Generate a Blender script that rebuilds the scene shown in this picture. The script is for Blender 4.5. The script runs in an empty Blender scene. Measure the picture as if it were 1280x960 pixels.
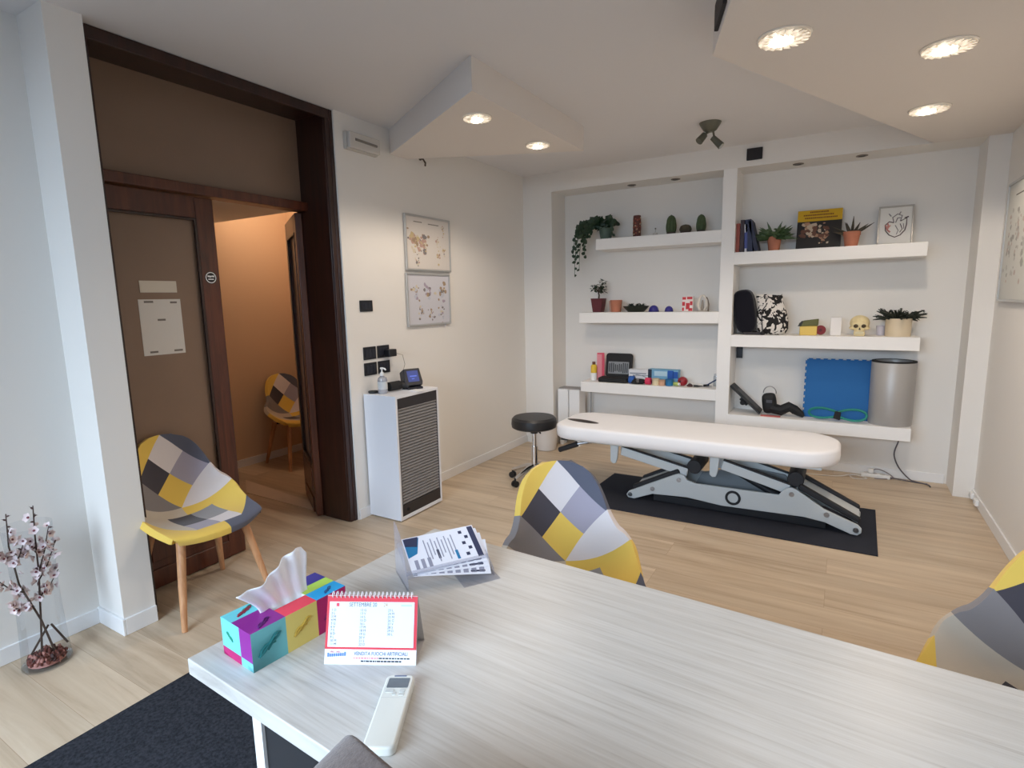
import bpy, bmesh, math, random
from mathutils import Vector, Matrix, Euler
random.seed(7)
SC = bpy.context.scene
COL = SC.collection
PI = math.pi

# ------------------------------------------------------------------ materials
def lin(c):
    c = c / 255.0
    return c / 12.92 if c <= 0.04045 else ((c + 0.055) / 1.055) ** 2.4
def rgb(r, g, b): return (lin(r), lin(g), lin(b), 1.0)

def mat(name, col, rough=0.5, metal=0.0, spec=0.5, coat=0.0, var=0.0, vscale=20.0, bump=0.0, bscale=200.0, sheen=0.0, stretch=(1, 1, 1)):
    m = bpy.data.materials.new(name); m.use_nodes = True
    nt = m.node_tree; b = nt.nodes['Principled BSDF']
    b.inputs['Base Color'].default_value = rgb(*col)
    b.inputs['Roughness'].default_value = rough
    b.inputs['Metallic'].default_value = metal
    b.inputs['Specular IOR Level'].default_value = spec
    b.inputs['Coat Weight'].default_value = coat
    b.inputs['Sheen Weight'].default_value = sheen
    if var or bump:
        tc = nt.nodes.new('ShaderNodeTexCoord'); mp = nt.nodes.new('ShaderNodeMapping')
        mp.inputs['Scale'].default_value = stretch
        nt.links.new(tc.outputs['Object'], mp.inputs['Vector'])
    if var:
        n = nt.nodes.new('ShaderNodeTexNoise'); n.inputs['Scale'].default_value = vscale; n.inputs['Detail'].default_value = 5
        nt.links.new(mp.outputs['Vector'], n.inputs['Vector'])
        r = nt.nodes.new('ShaderNodeValToRGB')
        c = rgb(*col)
        r.color_ramp.elements[0].position = .3; r.color_ramp.elements[1].position = .7
        r.color_ramp.elements[0].color = (c[0] * (1 - var), c[1] * (1 - var), c[2] * (1 - var), 1)
        r.color_ramp.elements[1].color = (min(1, c[0] * (1 + var)), min(1, c[1] * (1 + var)), min(1, c[2] * (1 + var)), 1)
        nt.links.new(n.outputs['Fac'], r.inputs['Fac']); nt.links.new(r.outputs['Color'], b.inputs['Base Color'])
    if bump:
        n2 = nt.nodes.new('ShaderNodeTexNoise'); n2.inputs['Scale'].default_value = bscale; n2.inputs['Detail'].default_value = 4
        nt.links.new(mp.outputs['Vector'], n2.inputs['Vector'])
        bp = nt.nodes.new('ShaderNodeBump'); bp.inputs['Strength'].default_value = bump; bp.inputs['Distance'].default_value = .002
        nt.links.new(n2.outputs['Fac'], bp.inputs['Height']); nt.links.new(bp.outputs['Normal'], b.inputs['Normal'])
    return m

def mat_emit(name, col, s):
    m = bpy.data.materials.new(name); m.use_nodes = True; nt = m.node_tree
    b = nt.nodes['Principled BSDF']; b.inputs['Base Color'].default_value = rgb(*col)
    b.inputs['Emission Color'].default_value = rgb(*col); b.inputs['Emission Strength'].default_value = s
    return m

def mat_clear(name, tint=(235, 240, 245), gloss=.12, body=0.0):
    """thin clear sheet: mostly transparent, a fresnel gloss and a little milky body"""
    m = bpy.data.materials.new(name); m.use_nodes = True; nt = m.node_tree
    nt.nodes.remove(nt.nodes['Principled BSDF']); out = nt.nodes['Material Output']
    t = nt.nodes.new('ShaderNodeBsdfTransparent'); t.inputs['Color'].default_value = rgb(*tint)
    g = nt.nodes.new('ShaderNodeBsdfGlossy'); g.inputs['Roughness'].default_value = .05
    lw = nt.nodes.new('ShaderNodeLayerWeight'); lw.inputs['Blend'].default_value = .25
    ma = nt.nodes.new('ShaderNodeMath'); ma.operation = 'MULTIPLY_ADD'
    ma.inputs[1].default_value = gloss * 4; ma.inputs[2].default_value = gloss * .3
    nt.links.new(lw.outputs['Fresnel'], ma.inputs[0])
    mx = nt.nodes.new('ShaderNodeMixShader'); nt.links.new(ma.outputs[0], mx.inputs['Fac'])
    nt.links.new(t.outputs[0], mx.inputs[1]); nt.links.new(g.outputs[0], mx.inputs[2])
    last = mx
    if body:
        d = nt.nodes.new('ShaderNodeBsdfDiffuse'); d.inputs['Color'].default_value = rgb(225, 228, 240)
        m2 = nt.nodes.new('ShaderNodeMixShader'); m2.inputs['Fac'].default_value = body
        nt.links.new(mx.outputs[0], m2.inputs[1]); nt.links.new(d.outputs[0], m2.inputs[2]); last = m2
    nt.links.new(last.outputs[0], out.inputs['Surface'])
    return m

def mat_grain(name, stops, axis, scale, freq, rough, bump=.15, plank=None, coat=0.0, seam=(120, 95, 70), seamw=.0012, tone=.14, blotch=.25):
    """wood: noise stretched along one axis; planks (length,width) laid along that axis if given"""
    m = bpy.data.materials.new(name); m.use_nodes = True; nt = m.node_tree; b = nt.nodes['Principled BSDF']
    N = nt.nodes.new; L = nt.links.new
    tc = N('ShaderNodeTexCoord'); mp = N('ShaderNodeMapping'); mp.inputs['Scale'].default_value = scale
    vec = tc.outputs['Object']
    if plank:
        br = N('ShaderNodeTexBrick'); br.offset = .37; br.squash = 1
        br.inputs['Color1'].default_value = (0, 0, 0, 1); br.inputs['Color2'].default_value = (1, 1, 1, 1)
        br.inputs['Mortar'].default_value = (.5, .5, .5, 1)
        br.inputs['Scale'].default_value = 1; br.inputs['Mortar Size'].default_value = seamw; br.inputs['Mortar Smooth'].default_value = .2
        br.inputs['Bias'].default_value = 0; br.inputs['Brick Width'].default_value = plank[0]; br.inputs['Row Height'].default_value = plank[1]
        L(vec, br.inputs['Vector'])
        sc = N('ShaderNodeVectorMath'); sc.operation = 'SCALE'; sc.inputs['Scale'].default_value = 7.3
        L(br.outputs['Color'], sc.inputs[0])
        ad = N('ShaderNodeVectorMath'); ad.operation = 'ADD'; L(vec, ad.inputs[0]); L(sc.outputs[0], ad.inputs[1]); vec2 = ad.outputs[0]
    else:
        vec2 = vec
    L(vec2, mp.inputs['Vector'])
    n = N('ShaderNodeTexNoise'); n.inputs['Scale'].default_value = freq; n.inputs['Detail'].default_value = 8
    n.inputs['Roughness'].default_value = .62; n.inputs['Distortion'].default_value = .6
    L(mp.outputs['Vector'], n.inputs['Vector'])
    r = N('ShaderNodeValToRGB')
    while len(r.color_ramp.elements) < len(stops): r.color_ramp.elements.new(.5)
    for e, (p, c) in zip(r.color_ramp.elements, stops): e.position = p; e.color = rgb(*c)
    L(n.outputs['Fac'], r.inputs['Fac'])
    col = r.outputs['Color']
    # broad blotches of tone
    n3 = N('ShaderNodeTexNoise'); n3.inputs['Scale'].default_value = freq * blotch; n3.inputs['Detail'].default_value = 3
    L(mp.outputs['Vector'], n3.inputs['Vector'])
    hs = N('ShaderNodeHueSaturation'); mr = N('ShaderNodeMapRange')
    mr.inputs['From Min'].default_value = .3; mr.inputs['From Max'].default_value = .7
    mr.inputs['To Min'].default_value = 1 - tone; mr.inputs['To Max'].default_value = 1 + tone * .6
    L(n3.outputs['Fac'], mr.inputs['Value']); L(mr.outputs[0], hs.inputs['Value']); L(col, hs.inputs['Color']); col = hs.outputs['Color']
    if plank:
        h2 = N('ShaderNodeHueSaturation'); m2 = N('ShaderNodeMapRange')
        m2.inputs['To Min'].default_value = .95; m2.inputs['To Max'].default_value = 1.05
        L(br.outputs['Color'], m2.inputs['Value']); L(m2.outputs[0], h2.inputs['Value']); L(col, h2.inputs['Color'])
        mx = N('ShaderNodeMixRGB'); L(br.outputs['Fac'], mx.inputs['Fac']); L(h2.outputs['Color'], mx.inputs[1]); mx.inputs[2].default_value = rgb(*seam)
        col = mx.outputs['Color']
    L(col, b.inputs['Base Color']); b.inputs['Roughness'].default_value = rough; b.inputs['Coat Weight'].default_value = coat
    b.inputs['Coat Roughness'].default_value = .2
    bp = N('ShaderNodeBump'); bp.inputs['Strength'].default_value = bump; bp.inputs['Distance'].default_value = .002
    L(n.outputs['Fac'], bp.inputs['Height']); L(bp.outputs['Normal'], b.inputs['Normal'])
    return m

M = {}
M['wall'] = mat('wall paint', (232, 229, 224), .75, spec=.2, bump=.06, bscale=90)
M['ceil'] = mat('ceiling paint', (226, 225, 226), .8, spec=.15)
M['soffit'] = mat('soffit paint', (228, 222, 216), .8, spec=.15)
M['shelfw'] = mat('shelf lacquer white', (240, 238, 235), .55, spec=.3)
M['skirt'] = mat('skirting white', (236, 236, 236), .5)
M['hallwall'] = mat('hall wall paint', (222, 192, 160), .8, spec=.1, bump=.05, bscale=90)
M['floor'] = mat_grain('oak plank floor', [(.25, (170, 147, 121)), (.45, (197, 176, 150)), (.62, (208, 189, 164)), (.8, (218, 203, 182))], 'x', (.45, 6, 1), 2.6, .42, .1, plank=(2.2, .193), seam=(150, 120, 92), seamw=.0006, tone=.12)
M['desk'] = mat_grain('bleached oak laminate', [(.22, (172, 166, 159)), (.40, (198, 194, 188)), (.56, (206, 203, 198)), (.8, (213, 211, 208))], 'x', (.8, 22, 4), 5.5, .38, .08, tone=.06)
M['mahog'] = mat_grain('mahogany', [(.25, (52, 22, 12)), (.5, (84, 40, 24)), (.75, (110, 56, 34))], 'z', (9, 9, .8), 3.0, .35, .08, coat=.2, tone=.1)
M['mahogd'] = mat_grain('dark mahogany frame', [(.25, (30, 14, 10)), (.5, (46, 22, 15)), (.75, (62, 30, 20))], 'z', (9, 9, .8), 3.0, .38, .08, coat=.2, tone=.1)
M['beech'] = mat_grain('beech leg', [(.3, (176, 122, 82)), (.55, (198, 146, 104)), (.8, (210, 162, 120))], 'z', (12, 12, 1), 4, .4, .05)
M['frost'] = mat('frosted brown glass', (136, 112, 94), .3, spec=.4, var=.05, vscale=3)
M['white'] = mat('white plastic', (238, 238, 236), .4)
M['whitem'] = mat('white melamine', (232, 234, 240), .35)
M['black'] = mat('black plastic', (22, 22, 25), .4)
M['blackm'] = mat('matt black', (18, 18, 20), .7)
M['chrome'] = mat('chrome', (215, 215, 218), .12, metal=1)
M['steel'] = mat('brushed steel', (160, 160, 162), .3, metal=1)
M['alu'] = mat('silver aluminium', (196, 196, 194), .35, metal=.6)
M['greyp'] = mat('grey lacquered steel', (200, 206, 208), .35)
M['greyd'] = mat('mid grey steel', (128, 134, 138), .45)
M['leather'] = mat('black leatherette', (30, 30, 32), .42, bump=.15, bscale=260)
M['paper'] = mat('paper white', (236, 236, 236), .8, spec=.1)
M['rug'] = mat('charcoal carpet', (50, 52, 58), .95, spec=.05, var=.4, vscale=90, bump=1.0, bscale=160)
M['mat'] = mat('rubber mat', (50, 52, 60), .85, spec=.1, var=.12, vscale=140)
M['couch'] = mat('couch sheet', (238, 236, 236), .6, spec=.25, sheen=.2)
M['glass'] = mat_clear('clear glass')
M['glassv'] = mat_clear('thin vase glass', (246, 248, 250), .05)
M['acryl'] = mat_clear('clear acrylic', (248, 249, 253), .08, .10)
M['bottle'] = mat_clear('clear bottle plastic', (225, 228, 230), .2, .30)
M['terra'] = mat('terracotta', (184, 118, 92), .85, var=.1, vscale=12)
M['leafd'] = mat('dark green leaf', (32, 56, 34), .45, var=.35, vscale=30)
M['leafm'] = mat('mid green leaf', (62, 84, 48), .5, var=.3, vscale=30)
M['soil'] = mat('soil', (48, 36, 28), .95, bump=.8, bscale=60)
def flat(n, c, r=.6, **k):
    if n not in M: M[n] = mat(n, c, r, **k)
    return M[n]

# ------------------------------------------------------------------ geometry helper
class G:
    def __init__(s): s.bm = bmesh.new(); s.mi = 0
    def _tag(s, fs):
        for f in fs: f.material_index = s.mi
    def face(s, pts):
        f = s.bm.faces.new([s.bm.verts.new(p) for p in pts]); f.material_index = s.mi; return f
    def box(s, x0, x1, y0, y1, z0, z1, rot=None, about=None):
        v = [s.bm.verts.new((x, y, z)) for z in (z0, z1) for y in (y0, y1) for x in (x0, x1)]
        for q in ((0, 2, 3, 1), (4, 5, 7, 6), (0, 1, 5, 4), (2, 6, 7, 3), (0, 4, 6, 2), (1, 3, 7, 5)):
            s.bm.faces.new([v[i] for i in q]).material_index = s.mi
        if rot is not None:
            c = Vector(about) if about else Vector(((x0 + x1) / 2, (y0 + y1) / 2, (z0 + z1) / 2))
            for w in v: w.co = c + rot @ (w.co - c)
        return s
    def lathe(s, prof, n=24, c=(0, 0, 0), rot=None, sq=(1, 1)):
        c = Vector(c); rings = []
        for r, z in prof:
            if r < 1e-6:
                p = Vector((0, 0, z)); rings.append([s.bm.verts.new(c + (rot @ p if rot else p))])
            else:
                ring = []
                for k in range(n):
                    a = 2 * PI * k / n; p = Vector((r * math.cos(a) * sq[0], r * math.sin(a) * sq[1], z))
                    ring.append(s.bm.verts.new(c + (rot @ p if rot else p)))
                rings.append(ring)
        for a, b in zip(rings, rings[1:]):
            if len(a) == 1 and len(b) == 1: continue
            for k in range(n):
                k2 = (k + 1) % n
                if len(a) == 1: f = [a[0], b[k2], b[k]]
                elif len(b) == 1: f = [a[k], a[k2], b[0]]
                else: f = [a[k], a[k2], b[k2], b[k]]
                s.bm.faces.new(f).material_index = s.mi
        return s
    def cyl(s, p0, p1, r0, r1=None, n=16):
        p0, p1 = Vector(p0), Vector(p1); r1 = r0 if r1 is None else r1
        d = p1 - p0; q = d.to_track_quat('Z', 'Y').to_matrix()
        return s.lathe([(0, 0), (r0, 0), (r1, d.length), (0, d.length)], n, p0, q)
    def tube(s, pts, r, n=8, caps=True):
        pts = [Vector(p) for p in pts]; rs = r if isinstance(r, (list, tuple)) else [r] * len(pts)
        rings = []; up = Vector((0, 0, 1)); prev = None
        for i, p in enumerate(pts):
            t = (pts[min(i + 1, len(pts) - 1)] - pts[max(i - 1, 0)]).normalized()
            if prev is None:
                prev = t.cross(up) if abs(t.dot(up)) < .95 else t.cross(Vector((1, 0, 0)))
            prev = (prev - t * prev.dot(t)).normalized(); b = t.cross(prev)
            rings.append([s.bm.verts.new(p + (prev * math.cos(2 * PI * k / n) + b * math.sin(2 * PI * k / n)) * rs[i]) for k in range(n)])
        for a, b in zip(rings, rings[1:]):
            for k in range(n): s.bm.faces.new([a[k], a[(k + 1) % n], b[(k + 1) % n], b[k]]).material_index = s.mi
        if caps:
            s.bm.faces.new(rings[0][::-1]).material_index = s.mi; s.bm.faces.new(rings[-1]).material_index = s.mi
        return s
    def ell(s, c, r, rot=None, n=16, m=10, zmin=-1.0):
        prof = []
        for i in range(m + 1):
            a = -PI / 2 + PI * i / m; z = math.sin(a)
            if z < zmin: continue
            prof.append((math.cos(a) if 0 < i < m else 0, z))
        if zmin > -1: prof = [(0, zmin), (math.sqrt(1 - zmin * zmin), zmin)] + [p for p in prof if p[1] > zmin + .02]
        k = len(s.bm.verts); s.lathe(prof, n)
        s.bm.verts.ensure_lookup_table(); c = Vector(c)
        for v in s.bm.verts[k:]:
            p = Vector((v.co.x * r[0], v.co.y * r[1], v.co.z * r[2])); v.co = c + (rot @ p if rot else p)
        return s
    def prism(s, poly, a, b, ax='z'):
        def P(u, v, w): return {'z': (u, v, w), 'y': (u, w, v), 'x': (w, u, v)}[ax]
        A = [s.bm.verts.new(P(u, v, a)) for u, v in poly]; B = [s.bm.verts.new(P(u, v, b)) for u, v in poly]
        s.bm.faces.new(A[::-1]).material_index = s.mi; s.bm.faces.new(B).material_index = s.mi
        n = len(poly)
        for i in range(n): s.bm.faces.new([A[i], A[(i + 1) % n], B[(i + 1) % n], B[i]]).material_index = s.mi
        return s
    def leaf(s, p, d, up, L, w, bend=.2, segs=3):
        p, d, up = Vector(p), Vector(d).normalized(), Vector(up); sd = d.cross(up)
        if sd.length < .01: sd = d.cross(Vector((1, 0, 0)))
        sd.normalize(); up = sd.cross(d).normalized(); rows = []
        for i in range(segs + 1):
            t = i / segs; c = p + d * L * t - up * bend * L * t * t
            ww = w * math.sin(PI * min(.98, .12 + t * .86)) * .5
            rows.append((s.bm.verts.new(c - sd * ww + up * ww * .3), s.bm.verts.new(c), s.bm.verts.new(c + sd * ww + up * ww * .3)))
        for a, b in zip(rows, rows[1:]):
            s.bm.faces.new([a[0], a[1], b[1], b[0]]).material_index = s.mi
            s.bm.faces.new([a[1], a[2], b[2], b[1]]).material_index = s.mi
        return s
    def xf(s, mtx):
        for v in s.bm.verts: v.co = mtx @ v.co
        return s
    def out(s, name, mats, parent=None, loc=None, rz=0.0, bevel=0.0, bseg=2, sharp=35, subsurf=0, solid=0.0, soff=0.0, label=None, rot=None):
        bm = s.bm
        bmesh.ops.recalc_face_normals(bm, faces=bm.faces)
        me = bpy.data.meshes.new(name); bm.to_mesh(me); bm.free()
        for m in (mats if isinstance(mats, (list, tuple)) else [mats]): me.materials.append(m)
        me.shade_smooth()
        try: me.set_sharp_from_angle(angle=math.radians(sharp))
        except Exception: pass
        o = bpy.data.objects.new(name, me); COL.objects.link(o)
        if parent: o.parent = parent
        if loc: o.location = loc
        if rz: o.rotation_euler = (0, 0, rz)
        if rot: o.rotation_euler = rot
        if solid:
            k = o.modifiers.new('Solidify', 'SOLIDIFY'); k.thickness = solid; k.offset = soff
        if subsurf:
            k = o.modifiers.new('Subsurf', 'SUBSURF'); k.levels = subsurf; k.render_levels = subsurf
        if bevel:
            k = o.modifiers.new('Bevel', 'BEVEL'); k.width = bevel; k.segments = bseg; k.limit_method = 'ANGLE'; k.angle_limit = math.radians(40)
            k.harden_normals = True
        if label: o['label'] = label
        return o

def tag(o, label, cat, group=None, kind=None):
    o['label'] = label; o['category'] = cat
    if group: o['group'] = group
    if kind: o['kind'] = kind
    return o
def thing(name, label, cat, loc=(0, 0, 0), rz=0.0, group=None, kind=None, rot=None):
    o = bpy.data.objects.new(name, None); COL.objects.link(o); o.location = loc; o.rotation_euler = rot if rot else (0, 0, rz)
    o.empty_display_size = .05
    return tag(o, label, cat, group, kind)
def struct(o, label, cat): return tag(o, label, cat, None, 'structure')
def kids(o): return [c for c in bpy.data.objects if c.parent == o]
def dup(root, loc, rz, label):
    r = root.copy(); COL.objects.link(r); r.location = loc; r.rotation_euler = (0, 0, rz); r['label'] = label
    for ch in kids(root):
        c = ch.copy(); COL.objects.link(c); c.parent = r
        for g in kids(ch):
            d = g.copy(); COL.objects.link(d); d.parent = c
    return r
def text_mesh(body, size, name, m, parent, mtx, align='CENTER', sx=1.0, thick=.0):
    cu = bpy.data.curves.new(name, 'FONT'); cu.body = body; cu.size = size; cu.align_x = align; cu.align_y = 'CENTER'; cu.extrude = thick
    cu.resolution_u = 3
    t = bpy.data.objects.new(name, cu); COL.objects.link(t)
    dg = bpy.context.evaluated_depsgraph_get(); me = bpy.data.meshes.new_from_object(t.evaluated_get(dg))
    bpy.data.objects.remove(t); bpy.data.curves.remove(cu)
    me.transform(mtx @ Matrix.Diagonal((sx, 1, 1, 1))); me.materials.append(m)
    o = bpy.data.objects.new(name, me); COL.objects.link(o); o.parent = parent
    return o
def Rx(a): return Matrix.Rotation(a, 3, 'X')
def Ry(a): return Matrix.Rotation(a, 3, 'Y')
def Rz(a): return Matrix.Rotation(a, 3, 'Z')
def T(x, y, z): return Matrix.Translation((x, y, z))
rad = math.radians

# ------------------------------------------------------------------ room constants (metres)
H = 2.69; XL = -2.82; XR = .887; YF = 5.025; YB = 5.33; YFRONT = -1.4; XREC = -3.0; ZO = 2.515
DX = -3.08            # room-side face of the closed door leaf

g = G(); g.box(-5.0, 1.1, YFRONT - .2, 5.6, -.1, 0)
struct(g.out('floor', M['floor']), 'light oak plank floor running through the whole room', 'floor')
g = G(); g.box(-3.15, 1.1, YFRONT - .2, 5.6, H, H + .15)
struct(g.out('ceiling', M['ceil']), 'white flat ceiling above the lowered soffits', 'ceiling')
# left wall: recess by the camera, pillar, lintel-less door bay, long wall
g = G(); g.box(-3.15, XL, 2.622, YB, 0, H)
struct(g.out('wall_left', M['wall']), 'long white left wall behind the cabinet and anatomy prints', 'wall')
g = G(); g.box(-3.15, XREC, YFRONT, 1.12, 0, H)
struct(g.out('wall_recess', M['wall']), 'white recessed wall behind the glass vase', 'wall')
g = G(); g.box(-3.15, -2.77, 1.12, 1.258, 0, H)
struct(g.out('trim_5', M['wall']), 'white pillar between the vase recess and the door bay', 'pillar')
g = G(); g.box(XR, XR + .15, YFRONT, 5.6, 0, H)
struct(g.out('wall_right', M['wall']), 'plain white right wall with a framed poster', 'wall')
g = G()
g.box(XL - .3, 1.05, YB, YB + .15, 0, H)
g.box(XL - .02, -2.503, YF, YB, 0, ZO)
g.box(.766, XR + .05, YF, YB, 0, ZO)
g.box(XL - .02, XR + .05, YF, YB, ZO, H)
struct(g.out('wall_back', M['wall']), 'white back wall with the wide recessed shelf niche', 'wall')
g = G(); g.box(-.922, -.816, YF, YB, 0, ZO)
struct(g.out('trim_1', M['shelfw']), 'white upright post dividing the shelf niche in two', 'divider')
g = G()
for a in ((-3.15, -2.75, 0, H), (.35, 1.05, 0, H), (-2.75, .35, 0, .45), (-2.75, .35, 2.40, H)):
    g.box(a[0], a[1], YFRONT - .15, YFRONT, a[2], a[3])
struct(g.out('wall_front', M['wall']), 'white front wall with the large window behind the camera', 'wall')
w = thing('window_1', 'large white framed window behind the camera', 'window', (0, YFRONT - .07, 0), kind='structure')
g = G()
for x in (-2.75, -1.72, -.69, .29): g.box(x, x + .06, -.03, .03, .45, 2.45)
for z in (.45, 2.39): g.box(-2.75, .35, -.03, .03, z, z + .06)
g.out('window_frame', M['skirt'], w, bevel=.004)
g = G(); g.box(-2.72, .32, -.004, .004, .48, 2.42); g.out('pane', M['glass'], w)
# skirting boards
def skirt(name, x0, x1, y0, y1, label, h=.075):
    g = G(); g.box(x0, x1, y0, y1, 0, h); struct(g.out(name, M['skirt'], bevel=.003), label, 'baseboard')
skirt('baseboard_left', XL, XL + .012, 2.63, YF, 'low white skirting along the long left wall')
skirt('baseboard_recess', XREC, XREC + .012, YFRONT, 1.108, 'low white skirting in the left recess behind the vase')
g = G(); g.box(XREC, -2.758, 1.108, 1.12, 0, .08); g.box(-2.77, -2.758, 1.12, 1.258, 0, .08)
struct(g.out('baseboard_pillar', M['skirt'], bevel=.003), 'low white skirting wrapping the foot of the left pillar', 'baseboard')
skirt('baseboard_right', XR - .012, XR, YFRONT, YF, 'low white skirting along the right wall')
skirt('baseboard_back', -2.49, .75, YB - .012, YB, 'low white skirting at the back of the shelf niche')
# soffits
g = G(); g.prism([(-1.655, 2.45), (-1.655, 3.84), (XL - .01, 3.3), (XL - .01, 3.13)], 2.525, H + .01)
struct(g.out('trim_2', M['soffit'], sharp=20), 'lowered white wedge soffit at the left wall with two downlights', 'soffit')
g = G(); g.prism([(-.552, 2.67), (.47, YF + .01), (XR + .01, YF + .01), (XR + .01, .6), (.13, .6)], ZO, H + .01)
struct(g.out('trim_3', M['soffit'], sharp=20), 'large lowered white soffit at the right with three downlights', 'soffit')

# hall beyond the door
for nm, b, lab in (('wall_hall', (-4.9, -4.75, .6, 3.9), 'warm peach hall wall facing the open door'), ('wall_hall_end', (-4.75, -3.15, 3.73, 3.9), 'warm peach end wall of the hall behind the open leaf'), ('wall_hall_near', (-4.75, -3.15, .6, .75), 'hall wall hidden behind the closed door leaf')):
    g = G(); g.box(*b, 0, H); struct(g.out(nm, M['hallwall']), lab, 'wall')
g = G(); g.box(-4.75, -3.15, .75, 2.98, 2.2, H); g.box(-4.75, -3.15, 2.98, 3.73, H, H + .15)
struct(g.out('ceiling_hall', M['wall']), 'lowered hall ceiling seen above the open door', 'ceiling')
g = G(); g.box(-4.75, -4.738, .75, 3.73, 0, .07)
struct(g.out('baseboard_hall', M['skirt']), 'skirting of the hall wall behind the far chair', 'baseboard')

g = G(); g.prism([(-4.36, 2.80), (-4.05, 2.60), (-3.19, 2.595), (-3.29, 2.69)][::-1], 0, .004)  # thin flat strip, paler than the hall floor around it
tag(g.out('hall_floor_strip', flat('strip pale', (214, 196, 176), .9)), 'pale narrow strip on the hall floor', 'mat')
# ------------------------------------------------------------------ door bay
fr = thing('trim_4', 'dark mahogany frame around the door bay and its transom', 'door frame', (0, 0, 0), kind='structure')
g = G(); g.box(-3.15, -2.85, 2.562, 2.622, 0, H - .004); g.out('jamb', M['mahogd'], fr, bevel=.004)
g = G(); g.box(-2.93, -2.838, 2.566, 2.632, 0, H - .002); g.box(-2.845, -2.832, 2.598, 2.638, 0, H - .002); g.out('architrave', M['mahogd'], fr, bevel=.004)
g = G(); g.box(-3.15, -2.84, 1.26, 1.30, 0, H - .004); g.out('jamb', M['mahogd'], fr, bevel=.004)
g = G(); g.box(-3.15, -2.85, 1.26, 2.63, 2.655, H - .002); g.box(-2.855, -2.835, 1.26, 2.63, 2.63, H - .002); g.out('head', M['mahogd'], fr, bevel=.004)
g = G(); g.box(-3.14, -3.04, 1.29, 2.566, 2.09, 2.145); g.out('transom_bar', M['mahog'], fr, bevel=.005)
g = G(); g.box(-3.11, -3.10, 1.29, 2.57, 2.14, 2.66); g.out('transom_pane', M['frost'], fr, label='brown frosted transom pane above the doors')

def leaf(name, label, loc, rz, W=.655):
    """door leaf in local coords: hinge at origin, width along +x, room side -y"""
    d = thing(name, label, 'door', loc, rz, kind='structure'); Z = 2.085; S = .105
    g = G(); g.box(0, S * .9, 0, .045, .006, Z); g.out('hinge_stile', M['mahog'], d, bevel=.006)
    g = G(); g.box(W - S, W, 0, .045, .006, Z); g.out('lock_stile', M['mahog'], d, bevel=.006)
    g = G(); g.box(S * .9, W - S, 0, .045, Z - .115, Z); g.out('top_rail', M['mahog'], d, bevel=.004)
    g = G(); g.box(S * .9, W - S, 0.002, .043, .006, .36); g.box(S * .9, W - S, -.008, .053, .006, .11); g.box(S * .9 + .03, W - S - .03, -.004, .05, .15, .33)
    g.out('bottom_rail', M['mahog'], d, bevel=.006)
    g = G()
    for y in (-.004, .037):
        a0, a1, z0, z1 = S * .9, W - S, .36, Z - .115
        g.box(a0, a0 + .014, y, y + .012, z0, z1); g.box(a1 - .014, a1, y, y + .012, z0, z1)
        g.box(a0 + .014, a1 - .014, y, y + .012, z0, z0 + .014); g.box(a0 + .014, a1 - .014, y, y + .012, z1 - .014, z1)
    g.out('glazing_bead', M['mahogd'], d, bevel=.002)
    g = G(); g.box(S * .9 + .002, W - S - .002, .018, .026, .362, Z - .117); g.out('pane', M['frost'], d, label='brown frosted glass pane')
    return d
# local x along +Y (rz=90deg): local -y faces +X (room)
leaf('door_1', 'closed mahogany door leaf with frosted glass behind the patchwork chair', (DX, 1.285, 0), PI / 2)
d2 = leaf('door_2', 'mahogany door leaf swung open into the hall', (-3.10, 2.558, 0), rad(148), .62)
g = G(); g.cyl((.56, -.05, 1.02), (.56, .0, 1.02), .012); g.tube([(.56, -.05, 1.02), (.5, -.055, 1.02), (.45, -.05, 1.015)], .009); g.out('door_handle', M['steel'], d2)
# papers on the closed leaf
def on_leaf(name, mats, y0, y1, z0, z1, label, cat):
    g = G(); g.box(-.0015, 0, y0, y1, z0, z1)
    return tag(g.out(name, mats, loc=(DX - .0155, 0, 0)), label, cat)
on_leaf('paper_label', flat('label cream', (214, 205, 190)), 1.515, 1.70, 1.57, 1.63, 'narrow blank pale label stuck on the door glass above the sheet', 'label')
ps = thing('paper_sheet', 'white paper sheet taped to the frosted door glass', 'paper', (DX - .018, 0, 0))
g = G(); g.box(0, .0012, 1.50, 1.712, 1.245, 1.535); g.out('sheet', flat('sheet grey white', (216, 212, 206)), ps)
for y, z, wd in ((1.55, 1.522, .045), (1.675, 1.518, .035), (1.605, 1.428, .04), (1.55, 1.262, .04), (1.675, 1.262, .045)):
    g = G(); g.box(.0012, .0022, y - wd / 2, y + wd / 2, z - .005, z + .005); g.out('tape_strip', flat('tape grey', (120, 112, 106)), ps, label='small grey tape strip')
st = thing('round_sticker', 'round black and white sticker on the door lock stile', 'sticker', (DX + .0005, 1.886, 1.652), rot=(0, PI / 2, 0))
g = G(); g.lathe([(0, 0), (.034, 0), (.034, .001), (0, .001)], 24); g.out('disc', M['blackm'], st)
g = G(); g.lathe([(.026, .001), (.031, .001), (.031, .0016), (.026, .0016)], 24)
g.prism([(-.012, -.018), (-.004, -.02), (0, 0), (-.01, .006)], .001, .0018); g.prism([(-.012, .006), (-.004, .002), (-.002, .02), (-.012, .02)], .001, .0018); g.prism([(.006, -.016), (.012, -.016), (.012, .016), (.006, .016)], .001, .0018)
g.out('emblem', M['paper'], st)

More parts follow.
